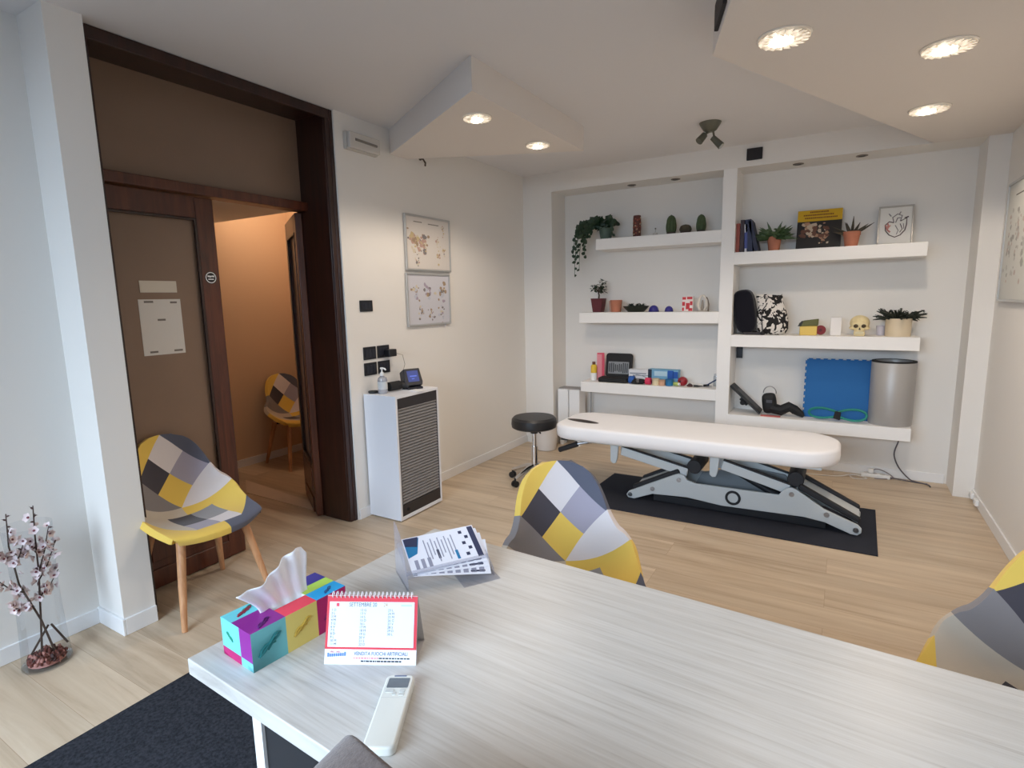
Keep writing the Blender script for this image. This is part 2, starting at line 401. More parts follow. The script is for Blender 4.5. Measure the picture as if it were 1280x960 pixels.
# ------------------------------------------------------------------ shelves
def shelf(name, x0, x1, z1, label, th=.1):
    g = G(); g.box(x0, x1, YF, YB, z1 - th, z1)
    return tag(g.out(name, M['shelfw'], bevel=.003), label, 'shelf')
L1, L2, L3 = 2.037, 1.356, .682
R1, R2, R3 = 1.845, 1.161, .475
shelf('wall_shelf', -2.045, -.922, L1, 'white floating shelf with trailing ivy and cacti, topmost left of the post')
shelf('wall_shelf', -2.216, -.922, L2, 'white floating shelf with bonsai and dark bowl, middle one left of the post')
shelf('wall_shelf', -2.20, -.922, L3, 'white floating shelf with open tool case, lowest left of the post')
shelf('wall_shelf', -.816, .487, R1, 'white floating shelf with books and heart print, topmost right of the post')
shelf('wall_shelf', -.816, .492, R2, 'white floating shelf with skull and patterned bag, middle one right of the post')
shelf('wall_shelf', -.816, .486, R3, 'white floating shelf with blue mat and grey roll, lowest right of the post')

# ------------------------------------------------------------------ patchwork chairs
FAB = {n: mat('fabric ' + n, c, .9, spec=.1, sheen=.15, bump=.25, bscale=420) for n, c in dict(
    yellow=(232, 196, 96), slate=(96, 98, 112), white=(222, 214, 214), black=(76, 72, 78), lilac=(166, 160, 174),
    grey=(136, 130, 130), beige=(198, 186, 170), lgrey=(150, 148, 150)).items()}
FK = list(FAB)
KEY = [(0, -.262, .398, .185, 0, 0), (.05, -.262, .430, .205, 0, 0), (.15, -.20, .448, .228, .01, 0), (.28, -.08, .436, .240, .045, 0), (.38, .02, .428, .250, .09, 0),
       (.46, .09, .436, .250, .11, -.03), (.54, .145, .475, .228, .10, -.06), (.62, .18, .53, .203, .065, -.08), (.74, .212, .618, .180, .025, -.072),
       (.86, .242, .715, .162, .004, -.052), (.94, .262, .785, .132, -.004, -.035), (.985, .274, .82, .095, -.006, -.015), (1.0, .279, .832, .055, -.006, -.008)]
def keyat(v):
    for i in range(len(KEY) - 1):
        if v <= KEY[i + 1][0] + 1e-9: break
    p0, p1, p2, p3 = KEY[max(i - 1, 0)], KEY[i], KEY[i + 1], KEY[min(i + 2, len(KEY) - 1)]
    t = (v - p1[0]) / (p2[0] - p1[0]); h = p2[0] - p1[0]; o = []
    for k in range(1, 6):
        m1 = (p2[k] - p0[k]) / max(p2[0] - p0[0], 1e-6) * h; m2 = (p3[k] - p1[k]) / max(p3[0] - p1[0], 1e-6) * h
        o.append((2 * t ** 3 - 3 * t * t + 1) * p1[k] + (t ** 3 - 2 * t * t + t) * m1 + (-2 * t ** 3 + 3 * t * t) * p2[k] + (t ** 3 - t * t) * m2)
    return o
VJ = .515       # v of the junction of seat and back
WS = .05
XC, TC = .172, .50     # side corners of the big patchwork diamond (lateral metres, share of the back height)
def patch(x, v):
    """x: lateral metres, negative is the viewer's left when facing the chair front"""
    if v >= VJ:
        t = (v - VJ) / (1 - VJ)
        p = t + x * TC / XC; q = t - x * TC / XC
        if p > 1 and q > 1: return 'yellow' if x < 0 else 'slate'
        if q > 1 and p >= 0: return 'yellow'
        if p > 1 and q >= 0: return 'slate'
        if p >= 0 and q >= 0:
            if p > .5 and q > .5: return 'white'
            return 'black' if q > .5 else 'lilac' if p > .5 else 'yellow'
        if x < 0: return 'grey'
        return 'white'
    u = x / .24
    s = (VJ - v) / VJ
    if x > 0 and s < WS * x / .24: return 'white'
    if s > .72 + min(0, u + .45) * .75 - max(0, u - .5) * .6: return 'yellow' if u < .12 else 'slate'
    if u < -.42: return 'beige'
    if u > .52: return 'yellow'
    if s < .14: return 'beige' if u < 0 else 'yellow'
    if s < .46: return 'black' if u < .06 else 'lgrey'
    return 'lilac' if u < .06 else 'white'
def make_shell():
    bm = bmesh.new(); nu, nv = 20, 44
    vs = [[bm.verts.new(((-1 + 2 * i / nu) * keyat(j / nv)[2], j / nv, 0)) for i in range(nu + 1)] for j in range(nv + 1)]
    for j in range(nv):
        for i in range(nu): bm.faces.new([vs[j][i], vs[j][i + 1], vs[j + 1][i + 1], vs[j + 1][i]])
    def T2V(t): return VJ + t * (1 - VJ)
    def cut(p, q):
        p, q = Vector((*p, 0)), Vector((*q, 0)); d = (q - p).normalized()
        bmesh.ops.bisect_plane(bm, geom=bm.verts[:] + bm.edges[:] + bm.faces[:], plane_co=p, plane_no=Vector((-d.y, d.x, 0)), dist=1e-5)
    for k in (0, .5, 1.0):
        for sg in (1, -1): cut((0, T2V(k)), (.1, T2V(k - sg * .1 * TC / XC)))
    cut((0, VJ), (1, VJ)); cut((0, VJ), (.24, VJ * (1 - WS)))
    cut((-.45 * .24, VJ * .28), (-.24, VJ * (1 - .3075))); cut((.5 * .24, VJ * .28), (.24, VJ * .58))
    for s in (.72, .46, .14): cut((0, VJ * (1 - s)), (1, VJ * (1 - s)))
    for u in (.12, -.42, .52, .06, 0): cut((u * .24, 0), (u * .24, 1))
    for f in bm.faces:
        c = f.calc_center_median(); f.material_index = FK.index(patch(c.x, c.y))
    for w_ in bm.verts:
        x, v = w_.co.x, w_.co.y; y, z, hw, lift, fwd = keyat(v)
        u = x / hw; au = abs(u); fr_ = max(0, 1 - v / .12) * .065 * au ** 2.5      # rounded front corners
        w_.co = Vector((x, y + fwd * au ** 2.2 + fr_, z + lift * au ** 2.4))
    g = G(); g.bm.free(); g.bm = bm
    return g
def make_chair(label, loc, rz):
    c = thing('patchwork_chair', label, 'chair', loc, rz, 'patchwork tub chairs on beech legs')
    g = make_shell(); sh = g.out('seat_shell', [FAB[k] for k in FK], c, sharp=60, solid=.032, soff=-1)
    sh['label'] = 'padded shell in yellow, grey and white patchwork'
    bv = sh.modifiers.new('Bevel', 'BEVEL'); bv.width = .012; bv.segments = 3; bv.limit_method = 'ANGLE'; bv.angle_limit = rad(50)
    g = G()
    for a, b in (((-.15, -.14), (.15, .12)), ((.15, -.14), (-.15, .12))): g.tube([(a[0], a[1], .392), (b[0], b[1], .388)], .011)
    g.box(-.10, .10, -.09, .08, .388, .404); g.out('seat_support', M['blackm'], c)
    for sx, y0, y1 in ((-1, -.15, -.235), (1, -.15, -.235), (-1, .12, .215), (1, .12, .215)):
        g = G(); g.tube([(sx * .155, y0, .405), (sx * .19, (y0 + y1) / 2, .2), (sx * .222, y1, 0)], [.021, .018, .0125], 14); g.out('leg', M['beech'], c)
    return c
ch = make_chair('patchwork chair with yellow and grey shell by the closed door leaf', (-2.775, 1.495, 0), rad(88))
dup(ch, (-.82, 1.80, 0), rad(38), 'patchwork chair pushed up to the far side of the desk, near the couch')
dup(ch, (.485, 1.745, 0), rad(-32), 'patchwork chair cut off by the right edge, at the far side of the desk')
dup(ch, (-4.40, 3.40, 0), rad(80), 'patchwork chair out in the hall beyond the open door')

# ------------------------------------------------------------------ rug and desk
g = G(); g.box(-2.235, -.1, -.7, 1.3, 0, .008)
tag(g.out('floor_rug', M['rug'], bevel=.003), 'charcoal carpet rug on the oak floor under the desk', 'rug')
DA = rad(-2.9)
desk = thing('desk', 'pale wood grain desk with white edges and grey panel legs', 'desk', (-1.172, .580, 0), DA)
g = G(); g.box(0, 1.9, 0, .8, .712, .75); g.out('tabletop', M['desk'], desk, bevel=.003)
for x0 in (.175, 1.68):
    g = G(); g.box(x0, x0 + .028, .04, .76, .009, .712); lp = g.out('leg_panel', mat('graphite panel %g' % x0, (128, 132, 140), .5), desk)
    g = G(); g.box(x0 - .001, x0 + .029, .034, .041, .009, .712); g.out('edge_strip', M['skirt'], lp, label='white edge strip')
g = G(); g.box(.205, 1.68, .58, .6, .30, .70); g.out('modesty_panel', mat('graphite modesty', (84, 88, 96), .5), desk)

def dk(x, y): # desk local -> world xy
    return (-1.172 + x * math.cos(DA) - y * math.sin(DA), .580 + x * math.sin(DA) + y * math.cos(DA))

# tissue box ---------------------------------------------------------------
tb = thing('tissue_box', 'colourful cardboard tissue box with printed squares on the desk corner', 'tissue box', (-1.0, .620, .75), rad(-5))
cm = [mat('box ' + n, c, .5) for n, c in (('teal', (112, 190, 196)), ('sand', (226, 204, 112)), ('magenta', (176, 20, 100)), ('aqua', (112, 210, 222)), ('purple', (138, 34, 140)),
      ('red', (232, 66, 90)), ('blue', (30, 170, 236)), ('lime', (180, 220, 96)), ('navy', (62, 60, 150)), ('white', (236, 236, 236)))]
W_, L_, Hh = .118, .235, .086
g = G()
seg = [0, L_ * .335, L_ * .665, L_]
for k in range(3):
    y0, y1 = seg[k], seg[k + 1]
    g.mi = k; g.face([(0, y0, 0), (0, y1, 0), (0, y1, Hh), (0, y0, Hh)])
    g.mi = (2, 0, 1)[k]; g.face([(-W_, y0, 0), (-W_, y1, 0), (-W_, y1, Hh), (-W_, y0, Hh)])
    xs = [0, -.043, -.075, -W_]
    for j, c in enumerate(((4, 5, 6)[k], (9, 9, 9)[k] if k else 4, (3, 7, 8)[k])):
        if j == 1 and k == 1: continue
        if j == 1: c = (4, 0, 7)[k]
        g.mi = c; g.face([(xs[j], y0, Hh), (xs[j + 1], y0, Hh), (xs[j + 1], y1, Hh), (xs[j], y1, Hh)])
g.mi = 9; y0, y1 = seg[1], seg[2]
g.face([(-.043, y0, Hh - .012), (-.075, y0, Hh - .012), (-.075, y1, Hh - .012), (-.043, y1, Hh - .012)])
for a, b in (((-.043, y0), (-.075, y0)), ((-.043, y1), (-.075, y1)), ((-.043, y0), (-.043, y1)), ((-.075, y0), (-.075, y1))):
    g.face([(*a, Hh - .012), (*b, Hh - .012), (*b, Hh), (*a, Hh)])
for y in (0, L_):
    for x0, x1, c in ((0, -.045, 4), (-.045, -W_, 3)):
        for z0, z1 in ((0, .02), (.02, Hh)):
            g.mi = c if z1 > .03 else (0 if c == 4 else 2)
            g.face([(x0, y, z0), (x1, y, z0), (x1, y, z1), (x0, y, z1)])
g.mi = 9; g.face([(0, 0, 0), (-W_, 0, 0), (-W_, L_, 0), (0, L_, 0)])
bmesh.ops.remove_doubles(g.bm, verts=g.bm.verts, dist=1e-5)
g.out('carton', cm, tb, label='carton printed with bright coloured squares')
# little line drawings on the squares (a shoe sole like loop each)
def doodle(fx, cy, cz, s, m, nm='printed_drawing'):
    g = G(); pts = []
    for k in range(15):
        a = 2 * PI * k / 14; r = 1 + .35 * math.sin(2 * a + .6) + .12 * math.sin(5 * a)
        pts.append(fx(cy + s * r * .62 * math.cos(a) + s * .35 * math.sin(a), cz + s * r * .5 * math.sin(a) + s * .25 * math.cos(a)))
    g.tube(pts, s * .10, 5)
    g.tube([fx(cy - s * 1.0, cz - s * .75), fx(cy - s * .3, cz - s * .2), fx(cy + s * .35, cz + s * .35)], s * .12, 5)
    g.tube([fx(cy - s * .2, cz - s * .5), fx(cy + s * .2, cz - s * .1), fx(cy + s * .5, cz - s * .1)], s * .08, 5)
    return g.out(nm, m, tb)
doodle(lambda y, z: (.0004, y, z), L_ * .17, .046, .026, flat('ink teal', (20, 110, 112)))
doodle(lambda y, z: (.0004, y, z), L_ * .50, .046, .022, flat('ink ochre', (196, 160, 60)))
doodle(lambda y, z: (.0004, y, z), L_ * .83, .046, .022, flat('ink plum', (120, 14, 78)))
doodle(lambda y, z: (-.02 - (z - .02), y, Hh + .0004), .04, .02, .018, flat('ink violet', (90, 16, 110)))
doodle(lambda y, z: (-.02 - (z - .02), y, Hh + .0004), .20, .02, .014, flat('ink deep blue', (16, 90, 150)))
doodle(lambda y, z: (-.095 - (z - .02) * .7, y, Hh + .0004), .04, .02, .020, flat('ink crimson', (150, 40, 70)))
doodle(lambda y, z: (-.095 - (z - .02) * .7, y, Hh + .0004), .05, .032, .014, flat('ink green', (30, 140, 110)))
doodle(lambda y, z: (-.085 - (y - .08), -.0004, z), .08, .052, .012, flat('ink green', (30, 140, 110)))
# the pulled-out tissue: a pleated fan
g = G(); nu, nv = 40, 16; rows = []
for j in range(nv + 1):
    t = j / nv; row = []
    for i in range(nu + 1):
        s = i / nu - .5
        q = s + .5
        KP = ((0, .064), (.16, .068), (.34, .072), (.46, .084), (.6, .094), (.85, .104), (.95, .100), (1, .084))
        for (qa, ha), (qb, hb_) in zip(KP, KP[1:]):
            if q <= qb + 1e-9: break
        prof = ha + (hb_ - ha) * (q - qa) / (qb - qa)
        y0_, y1_ = .056 + q * .120, .006 + q * .178
        y = y0_ + (y1_ - y0_) * t ** 1.6 + .003 * math.sin(t * 5 + q * 3)
        x = -.059 + .004 * math.sin(q * 24 + 1.2 * t) * (.35 + .9 * t) + .016 * t * t * math.sin(q * 5 + .3)
        z = Hh - .012 + t * (prof + .012)
        row.append(g.bm.verts.new((x, y, z)))
    rows.append(row)
for j in range(nv):
    for i in range(nu): g.bm.faces.new([rows[j][i], rows[j][i + 1], rows[j + 1][i + 1], rows[j + 1][i]])
g.out('tissue', mat('tissue paper', (244, 244, 248), .85, spec=.1), tb, sharp=180, solid=.0008, label='white tissue pulled up out of the slot')

# calendar -----------------------------------------------------------------
cal = thing('desk_calendar', 'red and white tent calendar with spiral binding standing on the desk', 'calendar', (-.896, .711, .75), rad(27.5))
CW, CY, CZ = .195, .047, .130
sl = math.atan2(CY, CZ); CL = math.hypot(CY, CZ)
PM = Matrix.Rotation(PI / 2 - sl, 4, 'X')          # panel plane: local (s, t, n) -> n towards the viewer
def pbox(g, s0, s1, t0, t1, n0, n1): g.box(s0, s1, t0, t1, n0, n1)
g = G(); pbox(g, 0, CW, 0, CL, -.002, 0); g.xf(PM); g.out('front_panel', flat('calendar white', (224, 226, 232)), cal)
g = G(); ang = math.atan2(.042, CZ)
g.box(0, CW, 0, math.hypot(.042, CZ), 0, .002); g.xf(T(0, CY + .042, 0) @ Matrix.Rotation(PI / 2 + ang, 4, 'X')); g.out('back_panel', flat('calendar board', (206, 200, 196)), cal)
g = G(); g.box(0, CW, .004, CY + .038, .0, .0015); g.out('base_panel', flat('calendar board', (206, 200, 196)), cal)
g = G(); pbox(g, 0, CW, .030, CL, .0, .0008)
g.xf(PM); g.out('month_sheet', flat('calendar red', (206, 44, 60)), cal, label='red bordered month sheet')
g = G(); pbox(g, .0055, CW - .0065, .0345, CL - .0135, .0008, .0014); g.xf(PM); g.out('date_field', flat('calendar sheet', (214, 222, 232)), cal, label='pale field with printed dates')
g = G()
for k in range(20):
    x = .012 + k * (CW - .02) / 19.5; pts = []
    for a in range(0, 9):
        th = 2 * PI * a / 8; pts.append((x, CY + .0055 * math.cos(th), CZ + .001 + .0065 * math.sin(th)))
    g.tube(pts, .0011, 5, caps=False)
g.out('spiral_binding', flat('binding white', (232, 228, 228), .3), cal)
ink = flat('print grey', (58, 64, 76)); inkb = flat('print black', (40, 44, 52))
text_mesh('SETTEMBRE 20', .0115, 'month_title', ink, cal, PM @ T(.078, CL - .0195, .0017), sx=.82)
text_mesh('24', .0115, 'year_digits', flat('print ochre', (190, 136, 56)), cal, PM @ T(.1265, CL - .0195, .0017), sx=.82)
g = G(); pbox(g, .020, .0265, CL - .023, CL - .016, .0014, .0017); g.xf(PM); g.out('red_mark', flat('print red', (214, 70, 84)), cal)
g = G(); pbox(g, .160, .183, CL - .022, CL - .0185, .0014, .0017); g.xf(PM); g.out('blue_mark', flat('print pale blue', (180, 205, 230)), cal)
days = ['D', 'L', 'M', 'M', 'G', 'V', 'S']
for c0, first, cnt in ((.010, 1, 11), (.072, 12, 11), (.132, 23, 8)):
    body = '\n'.join('%d %s' % (first + k, days[(first + k - 1) % 7]) for k in range(cnt))
    t = text_mesh(body, .0068, 'date_column', ink, cal, PM @ T(c0, CL - .030, .0017), align='LEFT')
    # top-aligned by hand
    zs = [v.co.z for v in t.data.vertices]
    top = max(zs); n = PM.to_3x3() @ Vector((0, 1, 0))
    want = (PM @ Vector((0, CL - .027, 0))).z
    for v in t.data.vertices: v.co += n * ((want - top) / n.z)
text_mesh('VENDITA FUOCHI ARTIFICIALI', .0105, 'shop_line', flat('print blue grey', (60, 84, 128)), cal, PM @ T(.120, .0215, .0007), sx=.80)
g = G()
rr = random.Random(3); x = .062
while x < .178:
    wdt = rr.uniform(.002, .007); g.mi = 0 if x < .115 else 1; pbox(g, x, min(x + wdt, .182), .0115, .0142, .0001, .0006); x += wdt + .0015
x = .078
while x < .165:
    wdt = rr.uniform(.002, .008); g.mi = 1; pbox(g, x, x + wdt, .0055, .0085, .0001, .0006); x += wdt + .0013
g.xf(PM); g.out('small_print', [flat('print rose', (214, 130, 140)), inkb], cal)
g = G()
for k in range(9):
    x = .006 + k * .0045; g.box(x, x + .0035, .0145 + k * .0003, .0205 + k * .0003 + (.002 if k in (0, 8) else 0), .0001, .0006)
g.xf(PM); g.out('logo', flat('logo blue', (90, 128, 190)), cal)
g = G()
for cx in (.016, .029):
    for k in range(6):
        a = PI * k / 5; g.tube([(cx, .0235, .0005), (cx + .006 * math.cos(a), .0235 + .004 * math.sin(a), .0005)], .00035, 4)
g.xf(PM); g.out('firework_mark', flat('print rose', (214, 130, 140)), cal)

# remote -------------------------------------------------------------------
rm = thing('air_conditioner_remote', 'white air conditioner remote lying on the desk before the calendar', 'remote', (-.668, .667, .75), math.atan2(.087, .154))
# local +y towards its display end
def rrect(w, h, r, n=5):
    p = []
    for cx, cy, a0 in ((w - r, h - r, 0), (-w + r, h - r, 90), (-w + r, -h + r, 180), (w - r, -h + r, 270)):
        for k in range(n + 1):
            a = rad(a0 + 90 * k / n); p.append((cx + r * math.cos(a), cy + r * math.sin(a)))
    return p
g = G(); g.prism(rrect(.028, .092, .012), 0, .019); g.out('body', flat('remote ivory', (224, 224, 216), .4), rm, bevel=.005, bseg=3)
g = G(); g.prism(rrect(.0205, .0135, .002), .0187, .0195); s_ = g.out('display', flat('lcd grey', (106, 112, 116), .25), rm, loc=(0, .066, 0))
g = G(); g.prism(rrect(.012, .002, .001), .0188, .0194); g.out('logo_mark', flat('logo grey blue', (120, 128, 150)), rm, loc=(0, .086, 0))
for x, y, a, b in ((-.012, .043, .008, .004), (.012, .044, .005, .005), (-.002, .036, .004, .004), (.012, .034, .005, .003)):
    g = G(); g.prism(rrect(a, b, min(a, b) * .6, 3), .0187, .0198); g.out('button', flat('button grey', (206, 208, 204)), rm, loc=(x, y, 0))
g = G(); g.box(-.024, .024, .0262, .0268, .0187, .0192); g.out('flap_seam', flat('seam', (190, 190, 186)), rm)

# brochure holder ----------------------------------------------------------
bh = thing('brochure_holder', 'clear acrylic leaflet holder on the far left desk corner', 'leaflet holder', (-.925, 1.155, .75), math.atan2(.83, .55))
TL = rad(-28)   # tray slope: local -y side lower
g = G(); g.box(-.115, .115, -.055, .055, -.002, .0)
g.xf(T(0, 0, .062) @ Matrix.Rotation(-TL, 4, 'X')); g.out('tray', M['acryl'], bh)
g = G(); g.prism([(-.07, 0), (.06, 0), (.055, .15), (.0, .13), (-.06, .04)], -.118, -.115, 'x'); g.out('end_plate', M['acryl'], bh)
g = G(); g.tube([(.10, -.02, .05), (.11, -.045, .03), (.115, -.07, .004)], .004, 6)
g.box(.02, .125, -.115, -.02, 0, .002); g.prism([(-.02, 0), (-.09, 0), (-.085, .02), (-.03, .05)], .116, .119, 'x'); g.out('foot', M['acryl'], bh)
g = G(); g.box(-.115, .115, -.057, -.054, .03, .05); g.out('front_lip', M['acryl'], bh)
FL = Vector((-.925, 1.155, .75)); RB = Rz(math.atan2(.83, .55)).to_4x4()
lw = flat('leaflet white', (234, 234, 242)); lb = flat('leaflet navy', (44, 52, 84)); lc = flat('leaflet cyan', (24, 120, 168)); lg = flat('leaflet grey print', (150, 150, 168))
lbl = ['white leaflet with blue header, uppermost on the clear holder', 'white leaflet with dark columns, second from top in the holder', 'white leaflet with dark edge, third from top in the holder',
       'pale leaflet sticking out lowest at the front of the holder']
for k in range(4):
    off = (0, -.006, -.016, -.03)[k]; yaw = (0, rad(-3), rad(-7), rad(-13))[k]; zz = (.0072, .0054, .0036, .0018)[k] - .0
    mt = T(*FL) @ RB @ T(0, 0, .062) @ Matrix.Rotation(-TL, 4, 'X') @ T(.004 + .004 * k, off, zz) @ Matrix.Rotation(yaw, 4, 'Z')
    lf = thing('leaflet', lbl[k], 'leaflet', mt.to_translation(), rot=mt.to_euler(), group='leaflets in the clear holder')
    g = G(); g.box(-.105, .105, -.058, .058, 0, .0007); g.out('sheet', lw, lf)
    z0, z1 = .0007, .0011
    g = G(); g.mi = 0
    if k == 0:
        g.mi = 1; g.prism([(-.102, .052), (-.058, .052), (-.075, .0), (-.102, -.01)][::-1], z0, z1)
        g.mi = 0; g.prism([(-.102, .055), (-.06, .055), (-.07, .022), (-.102, .03)][::-1], z1, z1 + .0003)
        g.box(.086, .102, -.052, .055, z0, z1)
        for i in range(5):
            g.mi = 0; g.box(.056 + (i % 2) * .013, .066 + (i % 2) * .013, .036 - i * .019, .046 - i * .019, z0, z1)
        g.mi = 1; g.box(.028, .036, -.045, -.015, z0, z1); g.mi = 0; g.box(-.022, -.015, -.03, .0, z0, z1)
        g.mi = 2
        for i in range(9): g.box(-.05 + i * .010, -.047 + i * .010, -.04 + (i % 3) * .012, .04 - (i % 2) * .01, z0, z1)
        for i in range(3): g.box(-.09 + i * .018, -.08 + i * .018, -.05, -.02, z0, z1)
    else:
        g.box(-.104, -.094, -.056, .05, z0, z1); g.mi = 2
        for i in range(8): g.box(-.08 + i * .022, -.066 + i * .022, -.052, -.036, z0, z1)
        g.mi = 0; g.box(.05, .09, -.05, -.045, z0, z1)
    g.out('print', [lb, lc, lg], lf)
# ------------------------------------------------------------------ office chair in the foreground
oc = thing('office_chair', 'grey brown fabric office chair at the near side of the desk', 'office chair', (-.348, .630, 0), PI)
fabm = mat('taupe fabric', (108, 96, 92), .95, spec=.05, sheen=.3, var=.18, vscale=160, bump=.5, bscale=300)
def cushion(name, w, d, h, mtx, m, par, curv=0.0):
    g = G(); bm = g.bm; bmesh.ops.create_cube(bm, size=1)
    bmesh.ops.subdivide_edges(bm, edges=bm.edges[:], cuts=4, use_grid_fill=True)
    for v in bm.verts:
        x, y, z = v.co * 2
        sx = (abs(x) ** 3 + abs(z) ** 3); k = 1 - .14 * max(0, sx - 1)
        v.co = Vector((x * w / 2 * k, y * d / 2 * (1 - .35 * max(abs(x), abs(z)) ** 6), z * h / 2 * k))
        v.co.y -= curv * v.co.x ** 2
    g.xf(mtx); return g.out(name, m, par, subsurf=2, sharp=180)
BKM = T(0, .22, .688) @ Matrix.Rotation(rad(-5), 4, 'X')
cushion('backrest', .50, .12, .52, BKM, fabm, oc, 1.1)
g = G(); pts = []
for k in range(25):
    a = 2 * PI * k / 24; c, s = math.cos(a), math.sin(a); e = .5
    px_ = math.copysign(abs(c) ** e, c) * .226; pts.append(BKM @ Vector((px_, .036 - 1.1 * px_ ** 2, math.copysign(abs(s) ** e, s) * .238)))
g.tube(pts, .005, 6); g.out('piping', flat('taupe piping', (70, 60, 58)), oc)
cushion('seat', .48, .46, .10, T(0, -.03, .45), fabm, oc)
g = G(); g.tube([(0, .26, .62), (0, .27, .42), (0, .15, .38), (0, 0, .385)], .018, 8); g.out('back_bracket', M['black'], oc)
for sx in (-1, 1):
    g = G(); g.tube([(sx * .2, .05, .40), (sx * .27, .05, .42), (sx * .275, .05, .62)], .014, 8); g.box(sx * .275 - .03, sx * .275 + .03, -.12, .12, .615, .645); g.out('armrest', M['black'], oc, bevel=.006)
g = G(); g.cyl((0, 0, .08), (0, 0, .40), .025); g.out('gas_column', M['chrome'], oc)
for k in range(5):
    a = 2 * PI * k / 5 + .3; c, s = math.cos(a), math.sin(a)
    g = G(); g.tube([(0, 0, .11), (c * .15, s * .15, .10), (c * .28, s * .28, .075)], [.03, .024, .016], 8); lg_ = g.out('base_arm', M['black'], oc)
    g = G(); g.cyl((c * .28 - s * .014, s * .28 + c * .014, .034), (c * .28 + s * .014, s * .28 - c * .014, .034), .025); g.out('caster', M['blackm'], lg_)

# ------------------------------------------------------------------ glass vase with branches
VB = (-2.852, .852, 0)
va = thing('glass_vase', 'tall clear glass vase on the floor in the left recess', 'vase', VB)
g = G(); g.lathe([(0, .004), (.080, .004), (.086, .012), (.080, .10), (.074, .30), (.076, .50), (.084, .62)], 32); g.out('glass_body', M['glassv'], va)
g = G(); g.lathe([(0, 0), (.085, 0), (.088, .006), (.086, .012), (0, .012)], 32); g.out('base_disc', M['glassv'], va)
g = G(); rr = random.Random(5)
pot = []
for k in range(150):
    a = rr.uniform(0, 2 * PI); r = .066 * math.sqrt(rr.random()); z = .022 + rr.random() * .045 * (1 - r / .09)
    g.mi = rr.choice((0, 0, 0, 1, 2)); q = Euler((rr.random() * 6, rr.random() * 6, 0)).to_matrix()
    g.ell((r * math.cos(a), r * math.sin(a), z), (rr.uniform(.008, .018), rr.uniform(.006, .012), rr.uniform(.003, .007)), q, 6, 4)
g.lathe([(0, .013), (.066, .013), (.06, .03), (0, .036)], 16)
tag(g.out('potpourri', [flat('potpourri brown', (104, 50, 40)), flat('potpourri pink', (186, 128, 116)), flat('potpourri dark', (62, 28, 24))], loc=VB), 'reddish brown dried potpourri at the bottom of the glass vase', 'potpourri', kind='stuff')
blm = mat('blossom pink', (236, 218, 216), .7, var=.08, vscale=40); stm = mat('twig brown', (70, 54, 46), .8, var=.2, vscale=50)
bcen = flat('blossom centre', (120, 60, 66))
gb = G()
for k in range(5):
    a = 2 * PI * k / 5; gb.leaf((0, 0, 0), (math.cos(a), math.sin(a), .35), (0, 0, 1), .017, .017, -.25, 3)
gb.mi = 1; gb.ell((0, 0, .003), (.004, .004, .004), None, 6, 4)
bl_mesh_o = gb.out('blossom', [blm, bcen]); BLM = bl_mesh_o.data; bpy.data.objects.remove(bl_mesh_o)
perp = Vector((.28, .96, 0)); dep = Vector((-.96, .28, 0))
def V3(h, z, d=0): return perp * h + Vector((0, 0, z)) + dep * d
for bi, (lab, base, main, subs) in enumerate((
    ('flowering twig leaning left in the glass vase with pale pink blossoms', (.03, .03), [(.03, .03), (.0, .20), (-.05, .38), (-.062, .55), (-.055, .685)], [((-.04, .34), (-.12, .44)), ((-.06, .46), (-.01, .57)), ((-.065, .50), (-.13, .56)), ((-.02, .27), (-.09, .31))]),
    ('flowering twig rising upright on the right in the glass vase', (-.015, .03), [(-.015, .03), (.0, .20), (.016, .40), (.022, .56), (.030, .69)], [((.01, .36), (.085, .52)), ((.016, .40), (.07, .60)), ((.01, .54), (-.04, .48)), ((.005, .29), (.08, .38))]))):
    br = thing('flowering_branch', lab, 'branch', VB, group='flowering branches in the glass vase')
    g = G(); rr = random.Random(20 + bi)
    dd = .012 * (1 if bi else -1)
    pm = [V3(h, z, dd) for h, z in main]; g.tube(pm, [.0045, .004, .0035, .003, .002], 6)
    spots = []
    def walk(pts, t0):
        for a, b in zip(pts, pts[1:]):
            for k in range(6):
                t = (k + rr.random()) / 6; p = a.lerp(b, t)
                if p.z > t0: spots.append((p, (b - a).normalized()))
    walk(pm, .27)
    for a, b in subs:
        A, B = V3(*a, dd), V3(*b, dd + rr.uniform(-.02, .03)); Mi = A.lerp(B, .5) + Vector((0, 0, -.015)); g.tube([A, Mi, B], [.003, .0025, .0015], 5); walk([A, Mi, B], .25)
    g.out('stem', stm, br)
    for p, d in spots:
        if p.z > .62 and rr.random() < .7: continue
        rnd = Vector((rr.uniform(-1, 1), rr.uniform(-1, 1), rr.uniform(-.3, 1))).normalized()
        o = bpy.data.objects.new('blossom', BLM); COL.objects.link(o); o.parent = br
        o.location = p + rnd * rr.uniform(.004, .02); o.rotation_euler = rnd.to_track_quat('Z', 'Y').to_euler(); s = rr.uniform(.85, 1.45); o.scale = (s, s, s)
    g = G()
    for p, d in spots:
        if p.z > .6 or rr.random() < .3:
            rnd = Vector((rr.uniform(-1, 1), rr.uniform(-1, 1), rr.uniform(-.2, 1))).normalized(); g.ell(p + rnd * .006, (.004, .004, .007), rnd.to_track_quat('Z', 'Y').to_matrix(), 6, 4)
            g.leaf(p, rnd, (0, 0, 1), .02, .007, .1, 2)
    g.out('buds', flat('bud brown', (84, 58, 56)), br, label='dark brown buds and small leaves')['kind'] = 'stuff'
for k, (a, b) in enumerate((((-.055, .03), (.02, .15)), ((.03, .15), (.075, .045)))):
    g = G(); g.tube([V3(*a, .03), V3(*b, .03)], .0045, 6)
    tag(g.out('twig', stm, loc=VB), ('short bare twig leaning right in the glass vase', 'short bare twig leaning left against the vase side')[k], 'twig', 'bare twigs in the glass vase')

